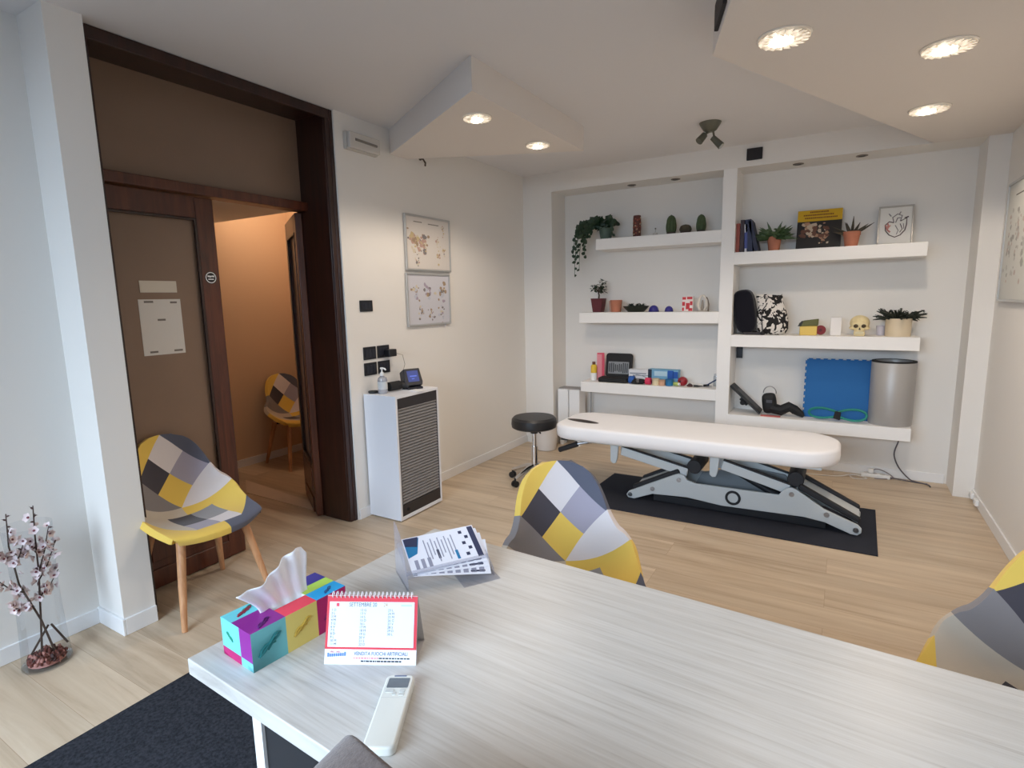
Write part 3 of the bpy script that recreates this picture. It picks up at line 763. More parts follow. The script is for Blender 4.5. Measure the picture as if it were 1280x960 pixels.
# ------------------------------------------------------------------ tambour cabinet and what stands on it
cb = thing('tambour_cabinet', 'white low cabinet with grey roller shutter against the left wall', 'cabinet', (-2.808, 2.722, 0))
CX, CYW, CH = .288, .455, .875
g = G(); g.box(0, CX, 0, .018, .01, CH); g.out('side_panel', M['whitem'], cb, bevel=.0015)
g = G(); g.box(0, CX, CYW - .018, CYW, .01, CH); g.out('side_panel', M['whitem'], cb, bevel=.0015)
g = G(); g.box(0, CX, .018, CYW - .018, CH - .018, CH); g.out('top_panel', M['whitem'], cb, bevel=.0015)
g = G(); g.box(0, CX, .018, CYW - .018, .01, .035); g.out('bottom_panel', M['whitem'], cb, bevel=.0015)
g = G(); g.box(0, .006, .018, CYW - .018, .035, CH - .018); g.out('back_panel', M['whitem'], cb)
for x, y in ((.03, .03), (CX - .03, .03), (.03, CYW - .03), (CX - .03, CYW - .03)):
    g = G(); g.cyl((x, y, 0), (x, y, .012), .015); g.out('glide', M['black'], cb)
g = G(); n = 32; z0, z1 = .115, CH - .085
for k in range(n):
    a = z0 + (z1 - z0) * k / n; h = (z1 - z0) / n
    g.prism([(CX - .012, a), (CX - .006, a + h * .14), (CX - .001, a + h * .5), (CX - .006, a + h * .86), (CX - .012, a + h)], .026, CYW - .026, 'y')
g.out('shutter', mat('shutter silver grey', (132, 130, 130), .45), cb, sharp=25, label='grey slatted roller shutter')
g = G(); g.box(CX - .014, CX - .001, .02, CYW - .02, CH - .088, CH - .006); g.out('top_rail', flat('cabinet black', (44, 40, 42), .45), cb, bevel=.002, label='black top rail')
g = G(); g.box(CX - .014, CX - .001, .02, CYW - .02, .036, .115); br_ = g.out('shutter_handle', flat('cabinet black', (44, 40, 42), .45), cb, bevel=.002, label='black shutter handle rail with lock')
g = G(); g.cyl((CX - .002, .075, .075), (CX + .004, .075, .075), .012); g.out('lock', M['blackm'], br_)
g = G(); g.box(CX - .010, CX - .001, .018, .026, .036, CH - .006); g.box(CX - .010, CX - .001, CYW - .026, CYW - .018, .036, CH - .006); g.out('shutter_guide', flat('guide grey', (96, 94, 96)), cb)
ZT = .876
sb = thing('sanitizer_bottle', 'clear hand sanitizer pump bottle on the white cabinet', 'bottle', (-2.70, 2.80, ZT))
g = G(); g.lathe([(0, 0), (.030, 0), (.033, .006), (.033, .09), (.028, .108), (.014, .118), (.013, .128)], 20); g.out('bottle_body', M['bottle'], sb)
g = G(); g.lathe([(.015, .122), (.015, .142), (.006, .146), (.005, .165), (.012, .168), (.012, .178), (0, .18)], 14, (0, 0, 0)); g.tube([(0, 0, .173), (.03, -.004, .172), (.04, -.005, .163)], .0055, 8); g.out('pump_head', M['white'], sb, label='white pump head')
g = G(); g.lathe([(.0335, .03), (.0336, .031), (.0336, .082), (.0335, .083)], 20); g.out('label_wrap', flat('bottle label', (200, 204, 206)), sb)
g = G(); g.lathe([(0, 0), (.032, 0), (.036, .006), (.034, .014), (.0, .017)], 24); tag(g.out('round_puck', flat('puck black', (34, 38, 38)), loc=(-2.775, 2.785, ZT)), 'flat round black puck at the back edge of the white cabinet', 'puck')
cp = thing('handheld_therapy_device', 'black cylindrical handpiece lying beside the sanitizer bottle', 'handpiece', (-2.69, 2.93, ZT))
g = G(); g.cyl((-.01, -.075, .036), (0, .03, .036), .032, .032, 20); g.out('grip', M['blackm'], cp, bevel=.004)
g = G(); g.cyl((.0, .03, .036), (.01, .055, .034), .024, .024, 16); g.cyl((.005, .045, .034), (.05, .075, .022), .022, .018, 16); g.out('nozzle', M['black'], cp, bevel=.003)
dv = thing('display_unit', 'black wedge shaped device with a small blue screen on the cabinet', 'device', (-2.635, 3.045, ZT), rad(66)); dv.scale = (1.25, 1.25, 1.3)
rt = Matrix.Rotation(rad(-24), 4, 'X')
g = G(); g.prism([(-.05, .0), (.05, .0), (.056, .02), (.05, .10), (-.05, .10), (-.056, .02)], -.02, .045, 'y'); g.prism([(-.03, .01), (.03, .01), (.03, .07), (-.03, .07)], .045, .085, 'y')
g.xf(T(0, 0, .012) @ rt); g.out('housing', flat('device black', (28, 30, 40), .35), dv, bevel=.006)
g = G(); g.box(-.034, .034, -.0215, -.0195, .022, .085); g.xf(T(0, 0, .012) @ rt)
g.out('screen', mat_emit('device screen', (52, 66, 128), .35), dv, label='dark blue lit screen')
g = G(); g.box(-.02, .022, -.0222, -.0214, .05, .057); g.box(-.012, .006, -.0222, -.0214, .036, .041); g.xf(T(0, 0, .012) @ rt); g.out('screen_print', mat_emit('device print', (84, 104, 190), .5), dv)
g = G(); g.box(-.045, .045, -.03, .07, 0, .012); g.out('stand', flat('device black', (28, 30, 40), .35), dv, bevel=.002)
g = G(); g.box(-.05, .05, -.035, .035, 0, .003)
tag(g.out('paper_card', M['paper'], loc=(-2.555, 2.985, ZT), rz=rad(-8)), 'small white card lying at the front edge of the cabinet', 'card')

# sockets, switch, plug
def wall_plate(name, y, z, w, h, label, cat, x=XL, inner=3, group=None):
    p = thing(name, label, cat, (x, y, z), group=group)
    g = G(); g.box(0, .008, -w / 2, w / 2, -h / 2, h / 2); g.out('cover_plate', flat('plate black', (24, 25, 30), .35), p, bevel=.003)
    for k in range(inner):
        a = -w * .38 + k * w * .76 / inner; g = G(); g.box(.0075, .0105, a + .002, a + w * .76 / inner - .002, -h * .3, h * .3); g.out('insert', flat('plate insert', (34, 36, 46), .3), p, bevel=.001)
    return p
wall_plate('light_switch', 2.805, 1.472, .118, .076, 'single black light switch plate by the dark door frame', 'switch')
GP = 'black socket plates above the cabinet'
wall_plate('socket_plate', 2.812, 1.148, .118, .088, 'black socket plate, upper one nearer the door above the cabinet', 'socket', group=GP)
wall_plate('socket_plate', 2.945, 1.148, .118, .088, 'black socket plate with adapter plugged in, above the cabinet', 'socket', group=GP)
wall_plate('socket_plate', 2.812, 1.038, .118, .088, 'black socket plate, lower one nearer the door above the cabinet', 'socket', group=GP)
wall_plate('socket_plate', 2.945, 1.038, .118, .088, 'black socket plate behind the sanitizer bottle', 'socket', group=GP)
ad = thing('power_adapter', 'black power adapter plugged in above the white cabinet', 'adapter', (XL + .011, 2.99, 1.135))
g = G(); g.box(0, .05, -.045, .035, -.026, .026); g.out('adapter_body', M['black'], ad, bevel=.006)
g = G(); g.tube([(.045, .03, -.005), (.07, .07, -.02), (.07, .09, -.09), (.06, .07, -.16), (.08, .04, -.225), (.10, .02, -.25)], .0022, 6); g.out('cable', flat('cable grey', (170, 162, 150)), ad)

# ------------------------------------------------------------------ framed prints
def blotches(g, cx, cy, w, h, n, seed, nm):
    rr = random.Random(seed)
    for _ in range(n):
        x = cx + rr.gauss(0, w * .3); y = cy + rr.gauss(0, h * .3); r = rr.uniform(.10, .27) * min(w, h)
        g.mi = rr.randrange(nm); k = rr.randint(5, 8); a0 = rr.random() * 6
        g.prism([(x + r * rr.uniform(.5, 1.1) * math.cos(a0 + 2 * PI * i / k), y + r * rr.uniform(.4, 1) * math.sin(a0 + 2 * PI * i / k)) for i in range(k)], 0, .0006 + .0001 * rr.random())
def framed(name, label, loc, rot, w, h, fw, fmat, paper, figs, mats, depth=.02, heads=()):
    """local x right, y up, z out of the wall"""
    p = thing(name, label, 'picture', loc, rot=rot)
    g = G()
    for a in ((-w / 2, w / 2, -h / 2, -h / 2 + fw), (-w / 2, w / 2, h / 2 - fw, h / 2), (-w / 2, -w / 2 + fw, -h / 2 + fw, h / 2 - fw), (w / 2 - fw, w / 2, -h / 2 + fw, h / 2 - fw)):
        g.box(*a, 0, depth)
    g.out('frame', fmat, p, bevel=.002)
    g = G(); g.box(-w / 2 + fw, w / 2 - fw, -h / 2 + fw, h / 2 - fw, .002, depth * .6); g.out('sheet', paper, p)
    for i, (x, y, ww, hh, n) in enumerate(figs):
        g = G(); blotches(g, x, y, ww, hh, int(n * 2.5), hash(name + label) % 97 * 0 + i * 13 + len(label), len(mats)); g.xf(T(0, 0, depth * .6)); g.out('printed_figure', mats, p)
    if heads:
        g = G()
        for x, y, ww in heads:
            q = x
            while q < x + ww: g.box(q, q + .008, y - .003, y + .004, depth * .6, depth * .6 + .0006); q += .011
        g.out('heading_print', flat('heading ink', (90, 84, 80)), p)
    return p
an = [flat('anatomy ochre', (194, 176, 136)), flat('anatomy brown', (160, 138, 114)), flat('anatomy rose', (184, 152, 140)), flat('anatomy grey', (128, 122, 122)), flat('anatomy sand', (206, 196, 174))]
an2 = [flat('anatomy brown', (142, 112, 86)), flat('anatomy grey', (110, 104, 106)), flat('anatomy mauve', (166, 154, 170)), flat('anatomy blue', (190, 194, 206)), flat('anatomy sand', (206, 196, 168))]
RW = (PI / 2, 0, PI / 2)     # hangs on the left wall, faces +X: local x -> +Y, y -> +Z
framed('wall_poster', 'framed anatomy print with ochre figures, upper one on the left wall', (XL + .001, 3.497, 1.932), RW, .545, .41, .014, M['alu'], flat('poster paper', (214, 208, 202)),
       [(-.14, .02, .2, .12, 16), (-.07, -.03, .12, .09, 8), (-.14, -.12, .06, .13, 7), (.11, .04, .05, .07, 4), (.12, -.08, .05, .1, 5), (.19, -.04, .04, .07, 4), (.18, .13, .04, .09, 4)], an, heads=((-.17, .155, .09), (.0, .15, .13)))
framed('wall_poster', 'framed anatomy print with six small figures, lower one on the left wall', (XL + .001, 3.48, 1.508), RW, .53, .40, .014, M['alu'], flat('poster paper cool', (204, 204, 212)),
       [(-.17, .06, .08, .09, 6), (.0, .07, .09, .09, 7), (.17, .05, .10, .13, 8), (-.12, -.09, .06, .11, 7), (.01, -.10, .06, .11, 6), (.16, -.10, .07, .13, 6)], an2)
framed('wall_poster', 'silver framed anatomy poster on the right wall above the chair', (XR - .001, 4.48, 1.793), (PI / 2, 0, -PI / 2), .78, .745, .016, M['alu'], flat('poster paper grey', (206, 206, 200)),
       [(-.24, .0, .10, .40, 12), (-.08, .0, .10, .42, 12), (.10, .0, .12, .40, 12), (.27, .0, .10, .36, 10)], [flat('pale ink', (184, 182, 176)), flat('mid ink', (160, 158, 152)), flat('faint rose', (186, 170, 162))], heads=((-.2, .28, .4),))

# ------------------------------------------------------------------ emergency lamp, bracket, ceiling lamp, black plates
em = thing('wall_lamp', 'pale box shaped emergency light high on the wall beside the door', 'emergency light', (XL, 2.83, 2.525))
g = G(); g.box(0, .03, -.14, .14, -.055, .055); g.out('back_box', flat('emergency grey', (196, 192, 186)), em, bevel=.006)
g = G(); g.box(.03, .06, -.135, .135, -.05, .05); g.out('diffuser', flat('emergency diffuser', (206, 202, 196), .25), em, bevel=.008)
g = G(); g.cyl((.062, -.09, .005), (.062, .10, .0), .008); g.out('lamp_tube', flat('lamp tube grey', (120, 116, 110)), em)
hk = thing('cable_bracket', 'tiny dark cable bracket on the left wall below the wedge soffit', 'bracket', (XL, 3.45, 2.53))
g = G(); g.tube([(0, -.01, .03), (.03, .0, .02), (.035, .02, -.005), (.02, .035, -.02)], .007, 7); g.cyl((0, 0, .03), (.006, 0, .03), .016); g.out('hook', flat('bracket bronze', (84, 74, 64)), hk)
cs = thing('ceiling_spotlight', 'small grey metal ceiling spotlight above the niche post', 'ceiling lamp', (-.885, 4.27, H), rad(20))
cgm = flat('lamp grey green', (104, 104, 92), .4, metal=.5)
g = G(); g.lathe([(0, 0), (.075, 0), (.07, -.012), (.045, -.05), (.03, -.06), (0, -.062)], 20); g.out('canopy', cgm, cs)
g = G(); g.tube([(.0, .0, -.055), (-.045, -.01, -.085)], .008); g.cyl((-.035, .0, -.078), (-.075, -.02, -.125), .022, .027, 14); g.out('spot_head', cgm, cs)
g = G(); g.tube([(.02, .0, -.05), (.03, -.005, -.11)], .007); g.cyl((.018, .0, -.10), (.075, -.02, -.165), .020, .026, 14); g.out('spot_head', cgm, cs)
g = G(); g.cyl((.075, -.02, -.165), (.078, -.0212, -.168), .02); g.out('lamp_glass', flat('lamp lens', (190, 190, 182), .1), cs)
g = G(); g.box(-.749, -.632, YF - .016, YF, 2.56, 2.65)
tag(g.out('black_wall_plate', flat('speaker black', (26, 22, 26)), bevel=.004), 'small black plate on the beam above the niche post', 'plate')
# plate on the slanted side of the big soffit: edge from (-.552,2.67) towards (.13,.6)
ed = Vector((.682, -2.07, 0)).normalized(); en = Vector((-ed.y, ed.x, 0)) * -1
pc = Vector((-.552, 2.67, 0)) + ed * .27
g = G(); g.box(-.115, .115, 0, .016, 2.545, 2.645)
tag(g.out('black_wall_plate', flat('speaker black', (26, 22, 26)), bevel=.004, loc=pc, rz=math.atan2(ed.y, ed.x) + PI), 'black plate on the slanted side of the large soffit', 'plate')

# downlights
glr = mat('downlight glass ring', (232, 226, 216), .12, spec=.8)
bulb = mat_emit('downlight bulb', (255, 238, 212), 9)
rimg = mat_emit('lit glass facets', (255, 240, 218), 1.0)
_nt = rimg.node_tree; _tc = _nt.nodes.new('ShaderNodeTexCoord'); _n = _nt.nodes.new('ShaderNodeTexNoise'); _n.inputs['Scale'].default_value = 45
_m = _nt.nodes.new('ShaderNodeMapRange'); _m.inputs['From Min'].default_value = .35; _m.inputs['From Max'].default_value = .65; _m.inputs['To Min'].default_value = .12; _m.inputs['To Max'].default_value = .85
_nt.links.new(_tc.outputs['Object'], _n.inputs['Vector']); _nt.links.new(_n.outputs['Fac'], _m.inputs['Value']); _nt.links.new(_m.outputs[0], _nt.nodes['Principled BSDF'].inputs['Emission Strength'])
def downlight(x, y, z, r, label, power):
    d = thing('ceiling_downlight', label, 'downlight', (x, y, z), group='lit glass downlights in the soffits')
    g = G(); g.lathe([(r * .88, -.001), (r * .97, -.001), (r * .97, -.004), (r * .92, -.007), (r * .88, -.006)], 32); g.out('rim', glr, d)
    g = G(); n = 18
    for k in range(n):
        a = 2 * PI * k / n; a2 = 2 * PI * (k + .8) / n; q0, q1 = r * .42, r * .90
        g.face([(q0 * math.cos(a), q0 * math.sin(a), -.010), (q1 * math.cos(a), q1 * math.sin(a), -.016), (q1 * math.cos(a2), q1 * math.sin(a2), -.011), (q0 * math.cos(a2), q0 * math.sin(a2), -.018)])
    g.out('glass_facets', rimg, d)
    g = G(); g.lathe([(r * .8, -.002), (r * .4, -.006), (0, -.006)], 24); g.out('reflector', M['alu'], d)
    g = G(); g.ell((-r * .12, r * .16, -.014), (r * .44, r * .30, .012), None, 16, 8); g.out('bulb', bulb, d)
    l = bpy.data.lights.new('downlight_lamp', 'SPOT'); l.energy = power; l.spot_size = rad(146); l.spot_blend = .35; l.color = (1, .85, .70); l.shadow_soft_size = .05
    lo = bpy.data.objects.new('downlight_lamp', l); COL.objects.link(lo); lo.parent = d; lo.location = (0, 0, -.04)
PW = 23
downlight(-1.86, 2.80, 2.525, .088, 'lit downlight nearest the camera in the left wedge soffit', PW)
downlight(-1.84, 3.50, 2.525, .088, 'lit downlight in the left wedge soffit, nearer the shelf niche', PW)
downlight(-.272, 2.642, ZO, .105, 'lit downlight in the large soffit, nearest its left corner', PW)
downlight(.312, 3.125, ZO, .105, 'lit downlight in the large soffit, uppermost at the right', PW)
downlight(.346, 4.085, ZO, .105, 'lit downlight in the large soffit, closest to the right niche shelves', PW)
for x, y, s in ((-1.755, 5.18, 'far left in the left niche top'), (-1.35, 5.16, 'nearer the post in the left niche top'), (-.384, 5.165, 'nearer the post in the right niche top'), (.045, 5.15, 'farther right in the right niche top')):
    d = thing('niche_spotlight', 'small unlit grey recessed spot, ' + s, 'spotlight', (x, y, ZO), group='unlit spots in the niche top')
    g = G(); g.lathe([(.026, 0), (.040, 0), (.040, -.004), (.026, -.006)], 20); g.out('ring', flat('spot ring', (120, 108, 98), .4, metal=.4), d)
    g = G(); g.lathe([(.028, -.002), (.012, -.003), (0, -.003)], 16); g.out('lens', flat('spot lens', (70, 62, 58), .2), d)

# ------------------------------------------------------------------ therapy couch
g = G(); g.prism([(-1.63, 3.615), (.25, 3.635), (.268, 4.435), (-1.612, 4.40)], 0, .008)
tag(g.out('floor_mat', M['mat'], bevel=.002), 'dark grey rubber mat under the treatment couch', 'mat')
tc_ = thing('treatment_couch', 'white padded electric treatment couch on the dark mat', 'treatment couch', (0, 0, 0))
XA, XB, YC = -1.875, .032, 4.0
n = 14; top = []
def oval(inset, n=12):
    w = .30 - inset; p = []
    ra, rb = .17 - inset, .24 - inset
    for cx, cy, r, a0 in ((XB - inset - rb, YC + w - rb, rb, 0), (XA + inset + ra, YC + w - ra, ra, 90), (XA + inset + ra, YC - w + ra, ra, 180), (XB - inset - rb, YC - w + rb, rb, 270)):
        for k in range(n + 1):
            a = rad(a0 + 90 * k / n); p.append((cx + r * math.cos(a), cy + r * math.sin(a)))
    return p
g = G(); rings = []
for ins, z in ((.045, .446), (.012, .448), (.0, .458), (-.003, .49), (-.001, .528), (.004, .540), (.012, .546), (.03, .549), (.14, .550)):
    rings.append([g.bm.verts.new((x, y, z)) for x, y in oval(ins)])
for a, b in zip(rings, rings[1:]):
    k = len(a)
    for i in range(k): g.bm.faces.new([a[i], a[(i + 1) % k], b[(i + 1) % k], b[i]])
g.bm.faces.new(rings[0][::-1]); g.bm.faces.new(rings[-1])
g.out('padded_top', M['couch'], tc_, sharp=60, label='white sheet covered padded top')
g = G(); g.ell((-1.70, 3.925, .550), (.145, .045, .004), Rz(rad(-12)), 24, 6); g.out('face_slot', flat('slot dark', (52, 44, 42)), tc_, label='dark face slot in the head end')
g = G(); g.box(-1.72, -.06, 3.80, 4.2, .418, .438); g.out('top_frame', M['greyp'], tc_, bevel=.004)
plate = [(-1.325, .035), (-1.306, .064), (-1.141, .152), (-.985, .232), (-.945, .25), (-.905, .243), (-.881, .210), (-.821, .196), (-.296, .201), (-.279, .229), (-.25, .255), (-.225, .262), (-.194, .252), (-.034, .15), (.150, .082), (.172, .06), (.172, .034), (.150, .014), (.115, .016), (-.029, .066), (-.144, .078), (-.489, .07), (-.649, .065), (-.882, .085), (-1.128, .07), (-1.265, .012), (-1.31, .014)]
for y, nm in ((3.87, 'near'), (4.17, 'far')):
    g = G(); g.prism(plate, y, y + .02, 'y'); sp = g.out('side_plate', M['greyp'], tc_, bevel=.004, label=nm + ' grey side plate of the base')
    yo = y - .006 if nm == 'near' else y - .006
    g = G(); g.lathe([(.034, 0), (.050, 0), (.050, .006), (.034, .006)], 28, (-.575, yo, .135), Rx(-PI / 2)); g.out('round_badge', flat('badge black', (24, 26, 32)), sp, label='black ring in the middle of the plate')
    for x, z in ((-1.295, .042), (-1.128, .11), (-.94, .205), (-.222, .218), (-.02, .118), (.142, .048)):
        g = G(); g.cyl((x, y - .006, z), (x, y + .002, z), .016, .016, 14); g.cyl((x, y - .010, z), (x, y - .004, z), .007, .007, 6); g.out('bolt', M['steel'], sp)
g = G(); g.box(-1.13, -.02, 3.90, 4.16, .012, .062); g.out('base_frame', flat('couch black', (26, 27, 32)), tc_, bevel=.004)
g = G(); g.prism([(-.90, .07), (-.83, .21), (-.55, .29), (-.28, .27), (-.15, .1)], 4.10, 4.13, 'y'); g.out('inner_cover', M['greyd'], tc_)
blk = flat('couch black', (26, 27, 32))
for x0, z0, x1, z1 in ((-.20, .245, .150, .075), (-.93, .235, -1.27, .065)):
    g = G(); dx, dz = x1 - x0, z1 - z0; L = math.hypot(dx, dz); nx, nz = -dz / L, dx / L
    if nz < 0: nx, nz = -nx, -nz
    q = [(x0 + nx * .01, z0 + nz * .01), (x1 + nx * .01, z1 + nz * .01), (x1 + nx * .045, z1 + nz * .045), (x0 + nx * .05, z0 + nz * .05)]
    g.prism(q, 3.888, 3.93, 'y'); g.out('leg_cover', blk, tc_, bevel=.012, label='black padded leg cover')
    g = G(); g.prism(q, 4.13, 4.172, 'y'); g.out('leg_cover', blk, tc_, bevel=.012, label='black padded leg cover')
    g = G(); q = [(x0 + nx * -.0, z0 + nz * -.0), (x1, z1), (x1 + nx * .025, z1 + nz * .025), (x0 + nx * .025, z0 + nz * .025)]; g.prism(q, 3.93, 4.13, 'y'); g.out('leg_brace', M['greyp'], tc_)
for x, z in ((-.845, .305), (-.205, .31)):
    g = G(); g.cyl((x, 3.90, z), (x, 4.16, z), .05, .05, 24); g.out('roller', blk, tc_, bevel=.006, label='black cross roller')
def arm(x0, z0, x1, z1, y, wd=.032, th=.022):
    g = G(); dx, dz = x1 - x0, z1 - z0; L = math.hypot(dx, dz); nx, nz = -dz / L * wd, dx / L * wd
    g.prism([(x0 - nx, z0 - nz), (x1 - nx, z1 - nz), (x1 + nx, z1 + nz), (x0 + nx, z0 + nz)], y, y + th, 'y'); o = g.out('lift_arm', M['greyp'], tc_, bevel=.006)
    g = G(); g.prism([(x0 + nx * 1.02, z0 + nz * 1.02), (x1 + nx * 1.02, z1 + nz * 1.02), (x1 + nx * 1.35, z1 + nz * 1.35), (x0 + nx * 1.35, z0 + nz * 1.35)], y, y + th, 'y'); g.out('edge_strip', blk, o, label='black edge strip')
for y in (3.90, 4.125):
    arm(-1.38, .355, -.89, .255, y); arm(-.66, .345, -.24, .235, y)
g = G(); g.cyl((-.60, 3.99, .30), (-.25, 3.99, .12), .022, .022, 12); g.cyl((-.36, 3.99, .18), (-.1, 3.99, .06), .03, .03, 12); g.out('actuator', blk, tc_)
for x in (-1.425, -.705):
    for y in (3.875, 4.105):
        g = G(); g.prism([(x - .030, .275), (x - .012, .258), (x + .012, .262), (x + .024, .30), (x + .036, .44), (x - .032, .44)], y, y + .02, 'y'); g.out('hanger_bracket', M['greyp'], tc_, bevel=.004)
g = G(); g.tube([(-1.55, 3.85, .425), (-1.66, 3.80, .405), (-1.70, 3.79, .395)], .009, 8); g.out('crank_arm', M['steel'], tc_)
g = G(); g.tube([(-1.685, 3.79, .40), (-1.84, 3.79, .335)], .02, 12); g.out('crank_handle', blk, tc_, bevel=.004, label='black grip handle at the head end')
g = G(); g.box(-1.83, -1.78, 3.80, 3.84, .415, .436); g.out('end_bracket', blk, tc_)

# stool --------------------------------------------------------------------
so = thing('rolling_stool', 'round black padded stool on chrome castor base beside the couch', 'stool', (-2.13, 3.92, 0))
g = G(); g.lathe([(0, .455), (.165, .455), (.182, .465), (.186, .49), (.182, .53), (.165, .548), (0, .553)], 36); g.out('seat', M['leather'], so, label='black padded round seat')
g = G(); g.lathe([(0, .44), (.07, .44), (.07, .455), (0, .455)], 20); g.cyl((0, 0, .41), (0, 0, .445), .03); g.out('seat_plate', M['black'], so)
g = G(); g.cyl((0, 0, .09), (0, 0, .30), .026); g.cyl((0, 0, .28), (0, 0, .42), .018); g.out('gas_column', M['chrome'], so)
g = G(); g.tube([(.03, 0, .435), (.09, -.06, .43)], .006); g.out('lever', M['black'], so)
for k in range(5):
    a = 2 * PI * k / 5 - 1.9; c, s = math.cos(a), math.sin(a)
    g = G(); g.tube([(0, 0, .13), (c * .08, s * .08, .12), (c * .17, s * .17, .085), (c * .215, s * .215, .068)], [.026, .021, .016, .012], 10); am = g.out('base_arm', M['chrome'], so)
    g = G(); cx, cy = c * .215, s * .215
    for e in (-1, 1): g.cyl((cx - s * .006 * e, cy + c * .006 * e, .026), (cx - s * .02 * e, cy + c * .02 * e, .026), .026, .026, 16)
    g.cyl((cx, cy, .03), (cx, cy, .072), .008); g.out('caster', M['black'], am)
# waste bin behind it
bn = thing('waste_bin', 'white tapered waste bin on the floor behind the stool', 'bin', (-2.50, 4.85, 0))
g = G(); g.lathe([(0, .004), (.095, .004), (.10, .01), (.125, .24), (.13, .245), (.13, .25), (.12, .25), (.095, .02), (0, .02)], 28); g.out('bin_body', flat('bin white', (222, 216, 210)), bn)
g = G(); g.lathe([(.127, .235), (.134, .238), (.134, .252), (.127, .255)], 28); g.out('rim', flat('bin rim', (206, 200, 194)), bn)

# radiator in the niche
ra = thing('radiator', 'white low panel radiator in the left end of the niche', 'radiator', (-2.47, 5.055, 0))
for k in range(2):
    g = G(); g.box(.0 + k * .125, .118 + k * .125, 0, .16, .10, .585); g.out('panel', M['skirt'], ra, bevel=.01)
g = G(); g.box(.005, .24, .02, .14, .583, .592)
for k in range(11): g.box(.012 + k * .021, .022 + k * .021, .02, .14, .59, .598)
g.out('top_grille', flat('grille grey', (170, 166, 164)), ra)
g = G()
for x in (.03, .215): g.box(x - .015, x + .015, .03, .13, 0, .1)
g.out('foot', M['skirt'], ra)
g = G(); g.tube([(.19, .19, .0), (.19, .19, .58)], .012, 8); g.tube([(.285, .2, .0), (.285, .2, .58)], .006, 8); g.out('pipe', flat('pipe grey', (150, 146, 142)), ra)
# cable bits on the floor at the right of the niche
ps_ = thing('power_strip', 'white multi socket strip on the floor by the niche back', 'power strip', (.30, 5.27, 0), rad(-4))
g = G(); g.box(-.10, .10, -.022, .022, .0, .032); g.out('strip_body', M['white'], ps_, bevel=.006)
for k in range(3):
    g = G(); g.cyl((-.065 + k * .055, 0, .031), (-.065 + k * .055, 0, .034), .019, .019, 16); g.out('outlet', flat('outlet grey', (206, 204, 202)), ps_)
g = G(); g.box(-.055, -.015, -.02, .02, .034, .07); g.out('plug', M['white'], ps_, bevel=.006)
def cable(name, pts, r, m, label):
    g = G(); P = [Vector(p) for p in pts]; q = []
    for i in range(len(P) - 1):
        a, b, c, d = P[max(i - 1, 0)], P[i], P[i + 1], P[min(i + 2, len(P) - 1)]
        for k in range(6):
            t = k / 6; q.append(.5 * ((2 * b) + (c - a) * t + (2 * a - 5 * b + 4 * c - d) * t * t + (3 * b - a - 3 * c + d) * t ** 3))
    q.append(P[-1]); g.tube(q, r, 7); return tag(g.out(name, m), label, 'cable')
gm = flat('cable dark grey', (92, 88, 94)); wm = flat('cable white', (206, 202, 196))
cable('power_cable', [(.445, 5.31, .36), (.435, 5.315, .30), (.415, 5.31, .2), (.45, 5.305, .1), (.52, 5.29, .02), (.56, 5.27, .006), (.64, 5.22, .006), (.65, 5.17, .005)], .005, gm, 'grey cable hanging from under the lowest right shelf')
cable('power_cable', [(.40, 5.26, .014), (.48, 5.27, .006), (.56, 5.25, .005), (.64, 5.24, .005)], .0045, gm, 'dark cable running along the floor from the power strip')
cable('power_cable', [(.20, 5.26, .014), (.12, 5.22, .005), (.16, 5.15, .005), (.24, 5.19, .006), (.14, 5.24, .012), (.05, 5.17, .005), (-.12, 5.12, .005), (-.3, 5.14, .005)], .0045, wm, 'white cable coiled on the floor left of the power strip')
cable('power_cable', [(.25, 5.30, .02), (.30, 5.306, .06), (.36, 5.30, .05), (.42, 5.29, .01), (.37, 5.24, .006), (.29, 5.22, .006)], .004, flat('cable mauve', (140, 130, 132)), 'thin cable looped over the white power strip')
for k, (y, z, s) in enumerate(((4.96, .045, 'nearer the niche'), (4.80, .045, 'farther from the niche'))):
    p = thing('wall_outlet', 'small white floor level outlet on the right wall, ' + s, 'outlet', (XR - .012, y, z), group='low white outlets on the right wall')
    g = G(); g.box(-.022, 0, -.035, .035, -.022, .022); g.out('outlet_box', M['white'], p, bevel=.006)
    g = G(); g.cyl((-.022, 0, 0), (-.026, 0, 0), .014, .014, 12); g.out('outlet_face', flat('outlet grey', (206, 204, 202)), p)
bp_ = thing('small_socket', 'tiny black socket on the niche back under the middle right shelf', 'socket', (-.80, YB, .985))
g = G(); g.box(-.012, .04, -.012, 0, -.05, .05); g.out('cover_plate', flat('plate black', (24, 25, 30), .35), bp_, bevel=.002)
g = G(); g.box(-.004, .032, -.015, -.011, -.03, .03); g.out('insert', flat('plate insert', (34, 36, 46), .3), bp_)

# ------------------------------------------------------------------ things on the shelves
def pot(par, r0, r1, h, m, name='pot', rim=0.0):
    g = G(); pr = [(0, 0), (r0, 0), (r1, h)]
    if rim: pr = [(0, 0), (r0, 0), (r1 * .93, h - rim), (r1, h - rim), (r1, h)]
    g.lathe(pr + [(r1 * .88, h), (r1 * .84, h * .86), (0, h * .86)], 24); return g.out(name, m, par)
